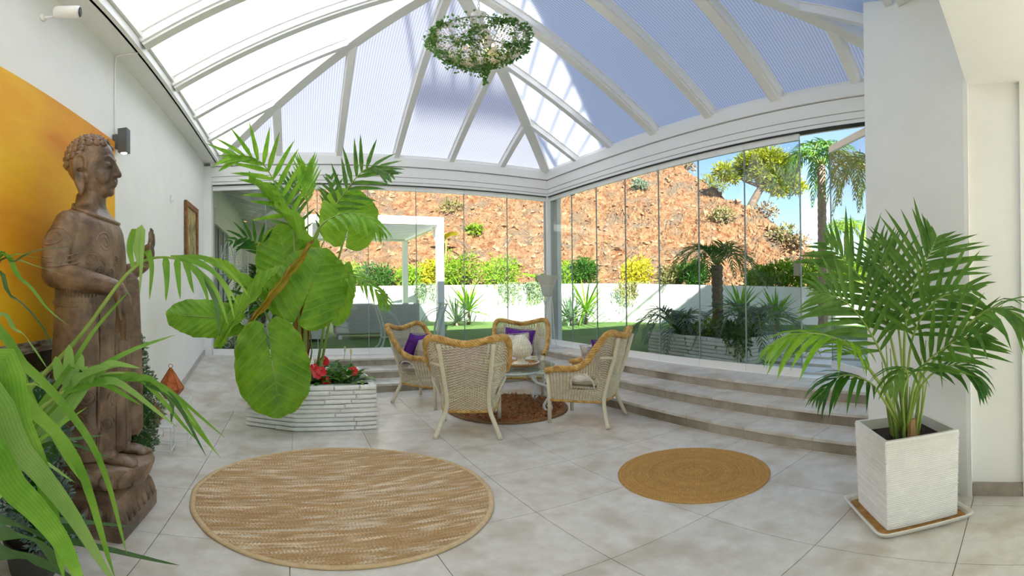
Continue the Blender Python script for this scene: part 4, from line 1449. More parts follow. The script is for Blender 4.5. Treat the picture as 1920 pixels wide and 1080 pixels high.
# ------------------------------------------------------------------ floor lamp by the corner post
MT['alabaster'] = mat('white lamp glass', (238, 236, 228), (228, 222, 208), 4, .35, trans=.3)
MT['lamp_white'] = mat('cream lamp metal', (232, 230, 222), None, rough=.35)
t = thing('floor_lamp', 'white uplighter floor lamp with a flared bowl in the glass corner', 'lamp', (4.45, 7.28, ZG))
MB().lathe([(.15, 0), (.155, .01), (.13, .03), (.04, .05), (.022, .08)], 28).build('base', 'lamp_white', t, smooth=True)
MB().lathe([(.024, .08), (.02, .12), (.02, .55), (.03, .57), (.03, .60), (.018, .62), (.018, .85), (.04, .90), (.05, .95)], 16).build('pole', 'lamp_white', t, smooth=True)
MB().lathe([(.045, .94), (.085, .98), (.11, 1.06), (.125, 1.12), (.135, 1.14), (.128, 1.15), (.135, 1.17), (.165, 1.25), (.21, 1.325), (.222, 1.34), (.208, 1.335), (.155, 1.25), (.12, 1.16), (.0, 1.0)], 32, cap=False).build('bowl', 'alabaster', t, smooth=True)
for sg in (-1, 1):
    MB().tube(bez([(sg * .03, 0, .62), (sg * .05, 0, .75), (sg * .09, 0, .9), (sg * .125, 0, 1.02)], 12), .006, 6).build('arm', 'lamp_white', t, smooth=True)
tag(MB().tube(bez([(4.52, 7.26, ZG + 1.0), (4.545, 7.24, ZG + .75), (4.53, 7.18, ZG + .25), (4.56, 7.12, ZG + .02), (4.62, 7.0, ZG + .012), (4.70, 7.02, ZG + .01), (4.68, 7.12, ZG + .012)], 40), .006, 6).build('lamp_cord', 'lamp_white', smooth=True),
    'white flex hanging from the floor lamp and looping on the landing', 'cord')

# ------------------------------------------------------------------ stone planter with elephant ears, palm and anthuriums
t = thing('stone_planter', 'white stacked stone planter in the middle of the room', 'planter')
stone_planter(t, [(-.49, 4.80), (0, 4.585), (.80, 4.585), (.77, 5.78), (-.49, 5.78)], 0, .475, 10, .17, .22, .62, .013)

def veinmat(name, dark, mid, vein, edge=None, edge_at=.90, trans=.38):
    """heart leaf: radial ribs drawn from the leaf's own UV, yellowing margin"""
    m = mat(name, dark, mid, 5, .42, trans=trans, rand=.06, spec=.45)
    N, L = m.node_tree.nodes, m.node_tree.links
    ramp = [n for n in N if n.type == 'VALTORGB'][0]
    hs = [n for n in N if n.type == 'HUE_SAT'][0]
    uv = N.new('ShaderNodeTexCoord')
    sp = N.new('ShaderNodeSeparateXYZ')
    L.new(uv.outputs['UV'], sp.inputs[0])
    sn = N.new('ShaderNodeMath'); sn.operation = 'MULTIPLY'; sn.inputs[1].default_value = 2 * PI * 10
    L.new(sp.outputs['X'], sn.inputs[0])
    co = N.new('ShaderNodeMath'); co.operation = 'COSINE'
    L.new(sn.outputs[0], co.inputs[0])
    pr = N.new('ShaderNodeMapRange')
    pr.inputs['From Min'].default_value = .80
    pr.inputs['From Max'].default_value = 1.0
    pr.inputs['To Max'].default_value = .55
    L.new(co.outputs[0], pr.inputs['Value'])
    mx = N.new('ShaderNodeMix'); mx.data_type = 'RGBA'
    L.new(pr.outputs[0], mx.inputs['Factor'])
    L.new(ramp.outputs[0], mx.inputs['A'])
    mx.inputs['B'].default_value = lin(vein)
    out = mx.outputs['Result']
    if edge:
        nz = N.new('ShaderNodeTexNoise'); nz.inputs['Scale'].default_value = 9
        ad = N.new('ShaderNodeMath'); ad.operation = 'MULTIPLY_ADD'; ad.inputs[1].default_value = .22
        L.new(nz.outputs['Fac'], ad.inputs[0])
        L.new(sp.outputs['Y'], ad.inputs[2])
        er = N.new('ShaderNodeMapRange')
        er.inputs['From Min'].default_value = edge_at + .12
        er.inputs['From Max'].default_value = edge_at + .19
        L.new(ad.outputs[0], er.inputs['Value'])
        m2 = N.new('ShaderNodeMix'); m2.data_type = 'RGBA'
        L.new(er.outputs[0], m2.inputs['Factor'])
        L.new(out, m2.inputs['A'])
        m2.inputs['B'].default_value = lin(edge)
        out = m2.outputs['Result']
    L.new(out, hs.inputs['Color'])
    return m
MT['ear'] = veinmat('elephant ear leaf', (92, 146, 22), (132, 182, 36), (140, 188, 46), (206, 180, 40), .975)
MT['ear2'] = veinmat('elephant ear leaf bright', (118, 172, 30), (156, 202, 54), (168, 208, 68), (206, 180, 40), 1.02)
MT['ear_yellow'] = veinmat('yellowing elephant ear', (190, 150, 40), (214, 188, 64), (224, 206, 110), (150, 110, 40), .9)

def heart(par, J, Tp, nrm, wf, m, base, cup=.10, pleat=.034, wave=.035, curl=0.0, name='leaf', pet=True, notch=True):
    J, Tp = Vector(J), Vector(Tp)
    L = (Tp - J).length
    ax = (Tp - J).normalized()
    nr = Vector(nrm)
    nr = (nr - ax * nr.dot(ax)).normalized()
    sd = ax.cross(nr)
    TH = [0, 20, 45, 70, 95, 120, 145, 165, 177]
    RH = [1.0, .94, .79, .66, .60, .63, .70, .72, .60]
    na, nk = 96, 14
    v, uv, f = [], [], []
    for i in range(na + 1):
        th = math.radians(-177 + 354 * i / na)
        rho = float(np.interp(abs(math.degrees(th)), TH, RH)) * L * (1 + .012 * math.sin(th * 17))
        for k in range(nk + 1):
            q = k / nk
            a, s = math.cos(th) * rho * q, math.sin(th) * rho * q * wf
            # folded upward along the mid rib when curl > 0
            ang = curl * abs(s) / (L * .6 + 1e-6)
            h = -cup * L * q * q + pleat * L * math.cos(20 * PI * (.5 * math.cos(th) * q * rho / L - .30 * abs(math.sin(th)) * q)) * q * .55 + wave * L * math.sin(th * 9 + 1.3) * q ** 4
            if curl:
                h += abs(s) * math.sin(min(1.45, curl)) * 1.0
                s *= math.cos(min(1.45, curl))
            v.append(J + ax * a + sd * s + nr * h)
            uv.append((.5 + .5 * math.cos(th) * float(np.interp(abs(math.degrees(th)), TH, RH)) * q - .30 * abs(math.sin(th)) * q + .0001, q))
    for i in range(na):
        for k in range(nk):
            a = i * (nk + 1) + k
            f.append((a, a + nk + 1, a + nk + 2, a + 1))
    lf = MB().add(v, f, uv).build(name, m, par, smooth=True)
    if pet:
        B = Vector(base)
        mid = B.lerp(J, .55) + Vector((0, 0, .12)) + (J - B).cross(Vector((0, 0, 1))) * .06
        MB().tube(bez([B, mid, J - nr * .03 * L - ax * .02, J], 14), [.017 - .0008 * i for i in range(15)], 7).build('stalk', 'stem', lf, smooth=True)
        MB().tube([J + ax * .02 + nr * .004, J + ax * L * .5 + nr * (.006 - cup * L * .22), J + ax * L * .93 + nr * (.004 - cup * L * .82)], [.007, .005, .002], 5).build('mid_rib', 'stem', lf, smooth=True)
    return lf
t = thing('elephant_ear', 'elephant ear plant with huge heart shaped leaves in the stone planter', 'plant')
toC = lambda p: Vector((0, 0, 1.4)) - Vector(p)
for J, Tp, nadj, wf, m, base, kw in (
        ((-0.223, 4.334, 0.799), (-0.129, 4.218, 0.243), (0, 0, .45), 1.0, 'ear', (.10, 4.95, .45), dict(cup=.08)),
        ((0.139, 4.698, 1.420), (0.335, 4.848, 1.899), (0, 0, .15), 1.12, 'ear', (.12, 5.0, .45), dict(cup=.06)),
        ((0.593, 4.965, 2.182), (0.681, 5.054, 2.601), (.2, 0, .1), 1.22, 'ear2', (.22, 5.15, .45), dict(cup=.05)),
        ((-0.074, 5.149, 1.643), (-0.185, 5.247, 2.214), (-.1, 0, .1), .95, 'ear', (.05, 5.2, .45), dict(cup=.05)),
        ((0.497, 4.824, 1.479), (0.436, 4.780, 1.067), (.5, 0, .1), .66, 'ear2', (.25, 5.0, .45), dict(cup=.05)),
        ((-0.815, 4.629, 1.169), (-1.275, 4.440, 1.218), (0, 0, .3), .66, 'ear', (.0, 4.95, .45), dict(cup=.1)),
        ((-0.546, 4.668, 1.228), (-0.169, 4.797, 1.745), (-.8, 0, .5), .42, 'ear2', (.02, 4.95, .45), dict(cup=.12, curl=.9)),
        ((-0.485, 4.826, 1.463), (-0.952, 4.705, 1.833), (0, 0, 1.4), .40, 'ear2', (.02, 5.0, .45), dict(cup=.1, curl=.9)),
        ((-0.002, 5.000, 2.103), (-0.489, 4.926, 2.757), (1.2, 0, .8), .34, 'ear2', (.08, 5.1, .45), dict(cup=.06, curl=1.0, wave=.05)),
        ((-0.191, 4.656, 1.460), (0.201, 4.736, 1.971), (.9, 0, .6), .22, 'ear_yellow', (.08, 5.0, .45), dict(cup=.05, curl=1.1, wave=.05))):
    heart(t, J, Tp, toC(J).normalized() + Vector(nadj), wf, m, base, **kw)

t = thing('planter_palm', 'feathery green palm with orange fibrous trunk in the stone planter', 'palm')
MB().tube(bez([(.06, 5.22, .40), (.05, 5.22, .8), (.09, 5.24, 1.30), (.12, 5.25, 1.45)], 14), [.085, .09, .095, .10, .10, .10, .095, .09, .085, .08, .07, .06, .05, .045, .04], 10).build('trunk', 'fibre', t, smooth=True)
for k in range(9):
    a = k * 2.2
    MB().tube(bez([(.06 + .09 * math.cos(a), 5.22 + .09 * math.sin(a), .55 + .05 * (k % 4)), (.06 + .13 * math.cos(a), 5.22 + .13 * math.sin(a), .8 + .04 * k), (.07 + .05 * math.cos(a), 5.23 + .05 * math.sin(a), 1.15)], 8), [.03, .028, .026, .024, .02, .016, .012, .01, .008], 5, flat=.35).build('sheath', 'fibre' if k % 2 else 'stem', t, smooth=True)
tp = (.11, 5.25, 1.4)
sf = (0, -1, .25)
frond(t, [tp, (0.153, 5.148, 1.905), (-0.095, 4.999, 2.384), (-0.343, 4.888, 2.847), (-0.667, 4.753, 2.893)], 12, .46, .062, 'leaf_lime', sf, .014, .12, 1.0, .1, .42, 4, True, lenprof=lambda s: .55 + .5 * math.sin(PI * min(1, (s - .4) / .6 * .7 + .25)))
frond(t, [tp, (0.157, 5.298, 2.094), (0.154, 5.398, 2.623), (0.148, 5.398, 2.902)], 9, .42, .04, 'leaf_lime', sf, .012, .02, .5, .05, .55, 4, True)
frond(t, [tp, (0.234, 5.095, 2.008), (0.506, 4.974, 2.458), (0.778, 4.838, 2.772), (1.024, 4.689, 2.670)], 13, .42, .055, 'leaf_palm', sf, .014, .15, 1.0, .1, .4, 4, True)
frond(t, [tp, (0.225, 4.895, 2.042), (0.481, 4.726, 2.235), (0.738, 4.591, 2.182), (0.877, 4.516, 2.020)], 10, .40, .055, 'leaf_lime', (0, -.6, 1), .013, .7, .95, .0, .35, 4, True)
frond(t, [tp, (0.047, 5.400, 1.917), (-0.028, 5.450, 2.471), (0.016, 5.500, 2.849)], 10, .40, .055, 'leaf_palm', sf, .012, .15, .95, .1, .4, 4, True)
frond(t, [tp, (-0.294, 5.342, 1.728), (-0.395, 5.285, 1.960), (-0.532, 5.173, 2.048), (-0.709, 5.050, 1.989)], 9, .30, .05, 'leaf_dark', sf, .012, .15, 1.0, .1, .35, 4, True)
frond(t, [tp, (0.287, 4.992, 1.599), (0.575, 4.816, 1.608), (0.800, 4.631, 1.464), (0.939, 4.554, 1.258)], 10, .30, .045, 'leaf_lime', (0, -.6, 1), .012, .5, .9, .0, .35, 4, True)
frond(t, [tp, (-0.195, 5.196, 1.236), (-0.486, 5.077, 1.383), (-0.728, 4.896, 1.293)], 9, .28, .05, 'leaf_dark', sf, .011, .3, 1.0, .05, .3, 4, True)
frond(t, [tp, (0.298, 5.392, 1.916), (0.489, 5.428, 2.369), (0.443, 5.482, 2.846)], 9, .36, .055, 'leaf_palm', sf, .012, .2, .95, .1, .4, 4, True)

MT['anth_leaf'] = leafmat('anthurium leaf', (52, 108, 28), (104, 158, 52), 8, .3)
MT['anth_red'] = mat('red anthurium spathe', (206, 18, 30), (232, 44, 50), 6, .25)
MT['spadix'] = mat('pale spadix', (232, 214, 150), None, rough=.6)
spots = [(.12, 4.85), (.30, 4.86), (.48, 4.84), (.20, 5.05), (.42, 5.06), (.58, 5.0), (.54, 5.25), (.34, 5.28), (.60, 4.86)]
labs = ['anthurium with two open red blooms at the front of the planter', 'small leafy anthurium in front of the palm trunk', 'leafy anthurium at the front right of the planter', 'anthurium with a red bloom behind the front ones',
        'leafy green anthurium in the middle of the planter', 'green peace lily on the right side of the planter', 'green lily at the far right of the planter', 'leafy anthurium near the back of the planter', 'small green plant in the front right corner of the planter']
fl = {0: [(.10, -.10, .17), (.15, -.09, .20)], 1: [(.02, -.10, .09), (-.1, -.05, .22)], 3: [(.12, -.02, .27)], 5: [(.05, -.05, .16)]}
for i, (x, y) in enumerate(spots):
    a_ = thing('anthurium', labs[i], 'plant', (x, y, .41), 0, 'flowering plants in the stone planter')
    for k in range(15):
        a = k * 2.4 + i
        e = .35 + .8 * (k / 15)
        d = Vector((math.cos(a) * math.cos(e), math.sin(a) * math.cos(e), math.sin(e)))
        ln = R.uniform(.10, .17)
        p = d * ln
        mb = MB(); mb.tube([(0, 0, 0), tuple(p * .5 + Vector((0, 0, .02))), tuple(p)], .003, 4)
        strip(mb, p, d + Vector((0, 0, -.3)), Vector((0, 0, 1)), R.uniform(.13, .19), R.uniform(.06, .085), .5, 4, .12, prof=lambda s: math.sin(PI * min(1, s * .85 + .12)) ** .8)
        mb.build('leaf', 'anth_leaf', a_, smooth=True)
    for j, q in enumerate(fl.get(i, [])):
        mb = MB(); mb.tube([(0, 0, 0), (q[0] * .6, q[1] * .6, q[2] * .7), q], .003, 5)
        st_ = mb.build('flower_stem', 'stem', a_)
        heart(st_, q, (q[0] + .02, q[1] - .045, q[2] - .055), (0.1, -1, .75), 1.05, 'anth_red', (0, 0, 0), .05, 0, .02, name='spathe', pet=False)
        MB().tube([q, (q[0], q[1] - .03, q[2] + .025)], [.006, .003], 6).build('spadix', 'spadix', st_, smooth=True)
    if i in (5, 6):
        MB().tube([(0, 0, 0), (.02, 0, .25), (.03, -.01, .34)], .003, 5).build('flower_stem', 'stem', a_)
        MB().ell((.03, -.01, .36), (.012, .012, .035), 8, 6).build('bud', 'spadix', a_, smooth=True)

# ------------------------------------------------------------------ potted kentia palm on the right
KX, KY, KA = 2.585, .655, math.radians(40.3)
MT['pot_white'] = mat('white ribbed planter', (232, 230, 226), (240, 238, 234), 12, .5)
MT['tray_white'] = mat('white plastic tray', (236, 234, 228), (226, 218, 204), 6, .4)
MT['rust'] = mat('rusty tray floor', (150, 102, 40), (196, 150, 84), 14, .8)
def sq(h, r, n=4):
    out = []
    for cx, cy, a0 in ((h - r, h - r, 0), (-h + r, h - r, PI / 2), (-h + r, -h + r, PI), (h - r, -h + r, 1.5 * PI)):
        for i in range(n + 1):
            a = a0 + PI / 2 * i / n
            out.append((cx + r * math.cos(a), cy + r * math.sin(a)))
    return out
def sqloft(mb, levels, r):
    n = None
    v, f = [], []
    for h, z in levels:
        q = sq(h, min(r, h * .4))
        n = len(q)
        v += [(x, y, z) for x, y in q]
    for i in range(len(levels) - 1):
        for j in range(n):
            j2 = (j + 1) % n
            f.append((i * n + j, i * n + j2, (i + 1) * n + j2, (i + 1) * n + j))
    f.append(tuple(range(n - 1, -1, -1)))
    f.append(tuple((len(levels) - 1) * n + j for j in range(n)))
    mb.add(v, f)
t = thing('drip_tray', 'white square drip tray with rusty inside under the ribbed planter', 'tray', (KX, KY, 0), KA)
mb = MB(); sqloft(mb, [(.255, 0), (.275, .012), (.292, .034), (.296, .044), (.286, .046), (.272, .036), (.262, .014)], .05)
mb.build('rim', 'tray_white', t, smooth=False)
mb = MB(); sqloft(mb, [(.262, .010), (.262, .0155)], .04); mb.build('inside', 'rust', t)
t = thing('square_planter', 'white square ribbed planter standing on the drip tray', 'planter', (KX, KY, .0165), KA)
lv = [(.212, 0)]
nrib = 44
for k in range(nrib):
    z = .004 + k * (.555 / nrib)
    h = .214 + .012 * z / .56
    lv += [(h, z + .001), (h + .0040 * R.uniform(.5, 1.3), z + .006), (h, z + .0118)]
lv += [(.227, .562), (.226, .57), (.206, .57), (.204, .48)]
mb = MB(); sqloft(mb, lv, .008); mb.build('pot', 'pot_white', t)
mb = MB(); sqloft(mb, [(.204, .44), (.204, .505)], .008); so = mb.build('soil', 'soil', t)
t = thing('kentia_palm', 'large kentia palm growing in the white ribbed planter', 'palm', (0, 0, 0))
kb = (KX, KY, .51)
MB().tube([(KX - .03, KY - .05, .50), (KX - .03, KY - .05, .60), (KX - .025, KY - .05, .64)], [.035, .032, .026], 8).build('cut_stump', mat('dry husk', (176, 138, 92), (206, 172, 126), 30, .9, stretch=(1, 1, .2)), t)
for k in range(12):
    a = k * 2.4
    MB().tube(bez([(KX + .07 * math.cos(a), KY + .07 * math.sin(a), .5), (KX + .1 * math.cos(a), KY + .1 * math.sin(a), .68), (KX + .13 * math.cos(a), KY + .13 * math.sin(a), .8 + .03 * k)], 8), [.01, .01, .009, .008, .007, .006, .005, .004, .003], 6).build('stem', 'stem', t, smooth=True)
cs = (-.95, -.28, .2)
K = dict(each=True, seg=4, rib='stem')
frond(t, [kb, (2.540, 0.644, 0.918), (2.523, 0.630, 1.198), (2.536, 0.574, 1.442), (2.572, 0.499, 1.596), (2.619, 0.464, 1.698)], 18, 0.42, 0.034, 'leaf_palm', cs, .011, .10, 1.25, .05, .36, **K)
frond(t, [kb, (2.441, 0.541, 0.879), (2.318, 0.388, 1.079), (2.243, 0.178, 1.280), (2.199, 0.059, 1.303), (2.149, -0.067, 1.216)], 14, 0.31, 0.034, 'leaf_palm', (-.4, 0, 1), .011, .9, .9, .0, .36, **K)
frond(t, [kb, (2.397, 0.709, 0.820), (2.216, 0.783, 1.041), (2.043, 0.817, 1.157), (1.880, 0.935, 1.208), (1.756, 1.058, 1.155)], 14, 0.35, 0.037, 'leaf_lime', (-.4, 0, 1), .012, .75, .8, .0, .38, **K)
frond(t, [kb, (2.529, 0.685, 0.950), (2.489, 0.752, 1.260), (2.441, 0.895, 1.503), (2.398, 1.056, 1.673)], 15, 0.40, 0.034, 'leaf_palm', cs, .011, .12, 1.1, .05, .4, **K)
frond(t, [kb, (2.661, 0.694, 1.024), (2.696, 0.757, 1.410), (2.723, 0.840, 1.692)], 14, 0.35, 0.032, 'leaf_palm', cs, .010, .1, 1.1, .05, .42, **K)
frond(t, [kb, (2.393, 0.723, 0.790), (2.272, 0.774, 0.918), (2.131, 0.866, 0.968), (2.037, 0.955, 0.870)], 10, 0.28, 0.032, 'leaf_dark', (-.4, 0, 1), .010, .8, .85, .0, .4, **K)
frond(t, [kb, (2.491, 0.546, 0.837), (2.466, 0.413, 0.968), (2.464, 0.282, 0.970), (2.453, 0.180, 0.854)], 10, 0.26, 0.032, 'leaf_dark', (-.4, 0, 1), .010, .7, .85, .0, .4, **K)
frond(t, [kb, (2.387, 0.552, 0.890), (2.303, 0.469, 1.024), (2.278, 0.314, 1.139), (2.294, 0.168, 1.178)], 10, 0.35, 0.034, 'leaf_palm', cs, .010, .2, .8, .1, .4, **K)
frond(t, [kb, (2.324, 0.600, 0.828), (2.233, 0.550, 0.964), (2.130, 0.550, 1.024), (2.017, 0.584, 0.954)], 7, 0.24, 0.034, 'leaf_palm', (-.4, 0, 1), .009, .9, .8, .0, .4, **K)
frond(t, [kb, (2.502, 0.709, 0.860), (2.428, 0.780, 1.114), (2.332, 0.901, 1.326), (2.218, 1.040, 1.401)], 13, 0.35, 0.034, 'leaf_palm', cs, .010, .3, 1.0, .05, .42, **K)
frond(t, [kb, (2.476, 0.609, 0.931), (2.389, 0.544, 1.181), (2.365, 0.410, 1.352), (2.390, 0.217, 1.391)], 11, 0.35, 0.034, 'leaf_palm', cs, .010, .3, 1.0, .05, .45, **K)

# ------------------------------------------------------------------ things on the left wall
MT['orange'] = mat('orange painted canvas', (250, 176, 10), (255, 200, 32), 2.2, .6, .15, 120, coord='World', c3=(230, 144, 6), scale3=1.1, stretch=(1, .5, 1.6), dist=.004)
MT['umber'] = mat('dark umber paint', (44, 28, 14), (96, 66, 30), 3, .6, .4, 30, coord='World', dist=.01)
MT['crust'] = mat('cracked pale paint', (222, 212, 190), (96, 66, 30), 14, .8, .8, 40, coord='World', stretch=(1, .4, 3), dist=.02)
t = thing('abstract_painting', 'large orange and dark brown painting behind the statue', 'painting', (XL, 0, 0))
MB().box(.003, .04, 1.15, 3.62, 1.13, 2.76).build('upper_canvas', 'orange', t)
MB().box(.003, .038, 1.15, 3.62, .22, 1.06).build('lower_canvas', 'umber', t)
MB().box(.003, .042, 1.15, 3.62, 1.06, 1.13).build('paint_crust', 'crust', t)
MT['anthracite'] = mat('anthracite metal', (92, 94, 96), None, rough=.5)
MT['lens'] = mat('lit lens', (255, 226, 170), None, emit=4)
t = thing('wall_sconce', 'anthracite square up and down wall light above the statue', 'wall lamp', (XL, 3.70, 2.785))
MB().box(.003, .05, -.05, .05, -.06, .06).build('bracket', 'anthracite', t, bevel=.004)
MB().box(.05, .135, -.045, .045, -.115, .115).build('body', 'anthracite', t, bevel=.004)
MB().lathe([(.026, 0), (.028, .006)], 16, (.092, 0, -.119)).build('lens', 'lens', t)
MB().lathe([(.03, .0), (.034, .003)], 16, (.092, 0, -.117), cap=False).build('lens_ring', 'frame', t)
t = thing('security_camera', 'small white security camera under the soffit', 'camera', (XL, 2.50, 3.42))
MB().lathe([(.03, 0), (.03, .012), (.012, .02)], 14, (0, 0, 0)).build('wall_plate', 'frame', t, smooth=True).rotation_euler = (0, PI / 2, 0)
MB().tube([(.012, 0, 0), (.05, .01, -.004), (.085, .02, .0)], .009, 8).build('arm', 'frame', t, smooth=True)
MB().ell((.088, .02, 0), (.016, .016, .016), 10, 8).build('ball_joint', 'frame', t, smooth=True)
o = MB().lathe([(.0, -.075), (.03, -.07), (.037, -.055), (.037, .06), (.034, .068), (.0, .07)], 18, cap=False).build('housing', 'frame', t, smooth=True)
o.location = (.165, .035, .018); o.rotation_euler = (0, PI / 2 + .15, .25); o.scale = (1.35, 1.35, 1.2)
o2 = MB().lathe([(.0, .0705), (.028, .0715), (.030, .069)], 18, cap=False).build('lens', 'dark', o, smooth=True)
tag(MB().tube(bez([(XL + .012, 3.70, 2.84), (XL + .012, 3.70, 3.3), (XL + .012, 3.71, 3.64), (XL + .03, 3.71, 3.685), (XL + .10, 3.71, 3.692), (-1.31, 3.72, 3.692)], 40), .0085, 6).build('wall_conduit', 'frame', smooth=True),
    'thin white conduit running from the wall light up to the soffit', 'cable')
MT['frame_wood'] = mat('carved brown frame', (96, 56, 22), (160, 104, 50), 14, .5, .4, 40, dist=.01)
MT['icon'] = mat('faded ochre picture', (150, 134, 84), (206, 190, 134), 9, .6, c3=(104, 92, 62), scale3=5)
t = thing('framed_picture', 'tall narrow picture in a carved brown frame on the left wall', 'picture', (XL, 6.64, 2.33))
MB().box(.003, .02, -.31, .31, -.34, .34).build('picture', 'icon', t)
for y0, y1, z0, z1 in ((-.40, .40, .34, .42), (-.40, .40, -.42, -.34), (-.40, -.31, -.34, .34), (.31, .40, -.34, .34)):
    MB().box(.003, .045, y0, y1, z0, z1).build('frame_side', 'frame_wood', t, bevel=.01)
MB().box(.02, .024, -.10, .10, -.30, .12).build('figure', mat('picture figure', (176, 164, 96), (120, 108, 64), 12, .7), t)
MB().lathe([(.0, 0), (.085, 0), (.085, .004), (0, .004)], 20, cap=False).build('halo', mat('picture halo', (196, 176, 110), (168, 146, 84), 12, .6), t).matrix_local = Matrix.Translation((.021, 0, .20)) @ Matrix.Rotation(PI / 2, 4, 'Y')
t = thing('wall_hook', 'small white hook on the left wall above the picture', 'hook', (XL, 5.55, 2.62))
MB().box(.003, .012, -.018, .018, -.06, .05).build('plate', 'frame', t, bevel=.003)
MB().tube([(.012, 0, -.02), (.03, 0, -.03), (.035, 0, -.01)], .006, 6).build('hook', 'frame', t)

# ------------------------------------------------------------------ wire tables, copper lanterns
MT['copper'] = mat('hammered copper', (150, 74, 34), (196, 112, 62), 30, .38, .5, 60, metal=.7, dist=.006)
def wire_table(label, x, y, rz, s, h):
    t = thing('wire_table', label, 'side table', (x, y, 0), rz, 'nesting wire tables')
    for sx in (-1, 1):
        for sy in (-1, 1):
            MB().tube([(sx * s, sy * s, 0), (sx * s, sy * s, h)], .0065, 6).build('leg', 'iron_white', t)
    for z in (.05, h):
        MB().tube([(-s, -s, z), (s, -s, z), (s, s, z), (-s, s, z)], .0065, 6, closed=True).build('rail', 'iron_white', t)
    for k in range(7):
        q = -s + 2 * s * (k + 1) / 8
        MB().tube([(q, -s, h), (q, s, h)], .003, 5).build('wire', 'iron_white', t)
        MB().tube([(-s, q, h), (s, q, h)], .003, 5).build('wire', 'iron_white', t)
    return t
wire_table('small low white wire table in front of the copper lantern', -1.13, 3.78, .1, .10, .27)
wire_table('taller white wire table holding the large copper lantern', -1.10, 4.12, .1, .135, .42)
def lantern(label, x, y, z, h, r):
    t = thing('copper_lantern', label, 'lantern', (x, y, z), .4, 'copper lanterns')
    mb = MB()
    n = 6
    prof = [(r * .35, .0), (r * .95, h * .30), (r, h * .36), (r * .12, h * .96), (r * .05, h)]
    mb.lathe(prof, n)
    mb.build('body', 'copper', t)
    for k in range(n):
        a = 2 * PI * k / n
        MB().tube([(q * math.cos(a), q * math.sin(a), zz) for q, zz in prof], .004, 5).build('seam', 'copper', t)
    MB().tube([(.018 * math.cos(2 * PI * i / 14), 0, h + .016 + .018 * math.sin(2 * PI * i / 14)) for i in range(14)], .003, 5, closed=True).build('ring', 'copper', t)
lantern('large faceted copper lantern on the taller wire table', -1.14, 4.12, .4255, .30, .125)
lantern('small copper lantern on the low wire table half hidden by the topiary', -1.19, 3.79, .2755, .19, .085)

# ------------------------------------------------------------------ topiaries beside the statue
def topiary(label, x, y, blobs, n, m, potc=(196, 200, 204)):
    t = thing('topiary', label, 'topiary', (x, y, 0))
    MB().lathe([(.09, 0), (.10, .01), (.13, .2), (.135, .21), (.115, .21), (.11, .17), (0, .17)], 20, cap=False).build('pot', mat('planter glaze', potc, tuple(int(q * .92) for q in potc), 8, .6), t, smooth=True)
    MB().tube([(0, 0, .15), (.01, 0, .5), (0, 0, blobs[-1][0][2])], .012, 6).build('stem', 'bark2', t)
    mb = MB(); blob_leaves(mb, blobs, n, .036, .018, .78, .9)
    mb.build('foliage', m, t)
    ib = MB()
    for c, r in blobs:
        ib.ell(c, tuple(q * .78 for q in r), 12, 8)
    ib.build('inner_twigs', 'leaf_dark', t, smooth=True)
topiary('clipped boxwood topiary just right of the statue', -1.17, 3.22, [((.02, -.02, .30), (.15, .15, .15)), ((.03, -.02, .52), (.175, .175, .17)), ((.02, 0, .74), (.13, .13, .13)), ((.0, 0, .90), (.095, .095, .10)), ((.03, .02, 1.02), (.05, .05, .07))], 3000, 'leaf_box')
topiary('blue green topiary bush at the left of the statue base', -1.10, 1.72, [((0, 0, .45), (.16, .16, .16)), ((.02, .0, .72), (.15, .15, .15)), ((-.02, 0, .95), (.10, .10, .12)), ((.1, 0, .3), (.14, .14, .1))], 2400, 'leaf_blue', (70, 66, 60))

# ------------------------------------------------------------------ carved Buddha statue
MT['statue'] = mat('dark carved wood', (96, 74, 58), (160, 132, 108), 7, .36, .5, 34, c3=(88, 68, 53), scale3=4, detail=10, dist=.01, spec=.5)
t = thing('buddha_statue', 'life size dark carved wooden standing Buddha on a lotus base', 'statue', (-1.165, 2.48, 0), 0)
BZ = [.44, .50, .60, .80, 1.0, 1.2, 1.40, 1.58, 1.70, 1.80, 1.86, 1.905, 1.935, 1.97, 2.02]
BC = [.0, .0, .0, .0, .0, .0, 0, -.005, -.01, -.015, -.02, -.02, -.015, -.01, -.005]
BX = [.150, .165, .165, .165, .170, .175, .180, .182, .178, .165, .140, .105, .092, .086, .084]
BY = [.215, .230, .230, .230, .235, .250, .265, .280, .290, .285, .250, .170, .105, .092, .088]
def bsurf(th, z, off=0.0):
    cx, hx, hy = (float(np.interp(z, BZ, q)) for q in (BC, BX, BY))
    e = .82
    c, s = math.cos(th), math.sin(th)
    return Vector((cx + (hx + off) * math.copysign(abs(c) ** e, c), (hy + off) * math.copysign(abs(s) ** e, s), z))
mb = MB()
mb.grid(lambda u, v: bsurf(2 * PI * u, .44 + (2.02 - .44) * v, .006 * math.cos(2 * PI * u * 9) * max(0, 1 - v * 1.6)), 60, 60, True)
mb.f.append(tuple((60 + 1) * i for i in range(59, -1, -1))); mb.f.append(tuple((60 + 1) * i + 60 for i in range(60)))   # close hem and neck
# sleeve and robe panels hanging at the sides and front
for cx, cy, hx, hy, z0, z1, tw in ((.10, .27, .125, .07, .50, 1.55, .0), (.02, -.27, .15, .06, .62, 1.50, 0), (.155, .05, .04, .10, .46, 1.35, 0), (.15, -.10, .035, .035, .46, 1.3, 0), (.15, .16, .035, .03, .46, 1.3, 0)):
    mb.lathe([(.8, z0), (1.0, z0 + .05), (.95, (z0 + z1) / 2), (.8, z1 - .05), (.5, z1)], 16, (cx, cy, 0), hx, hy)
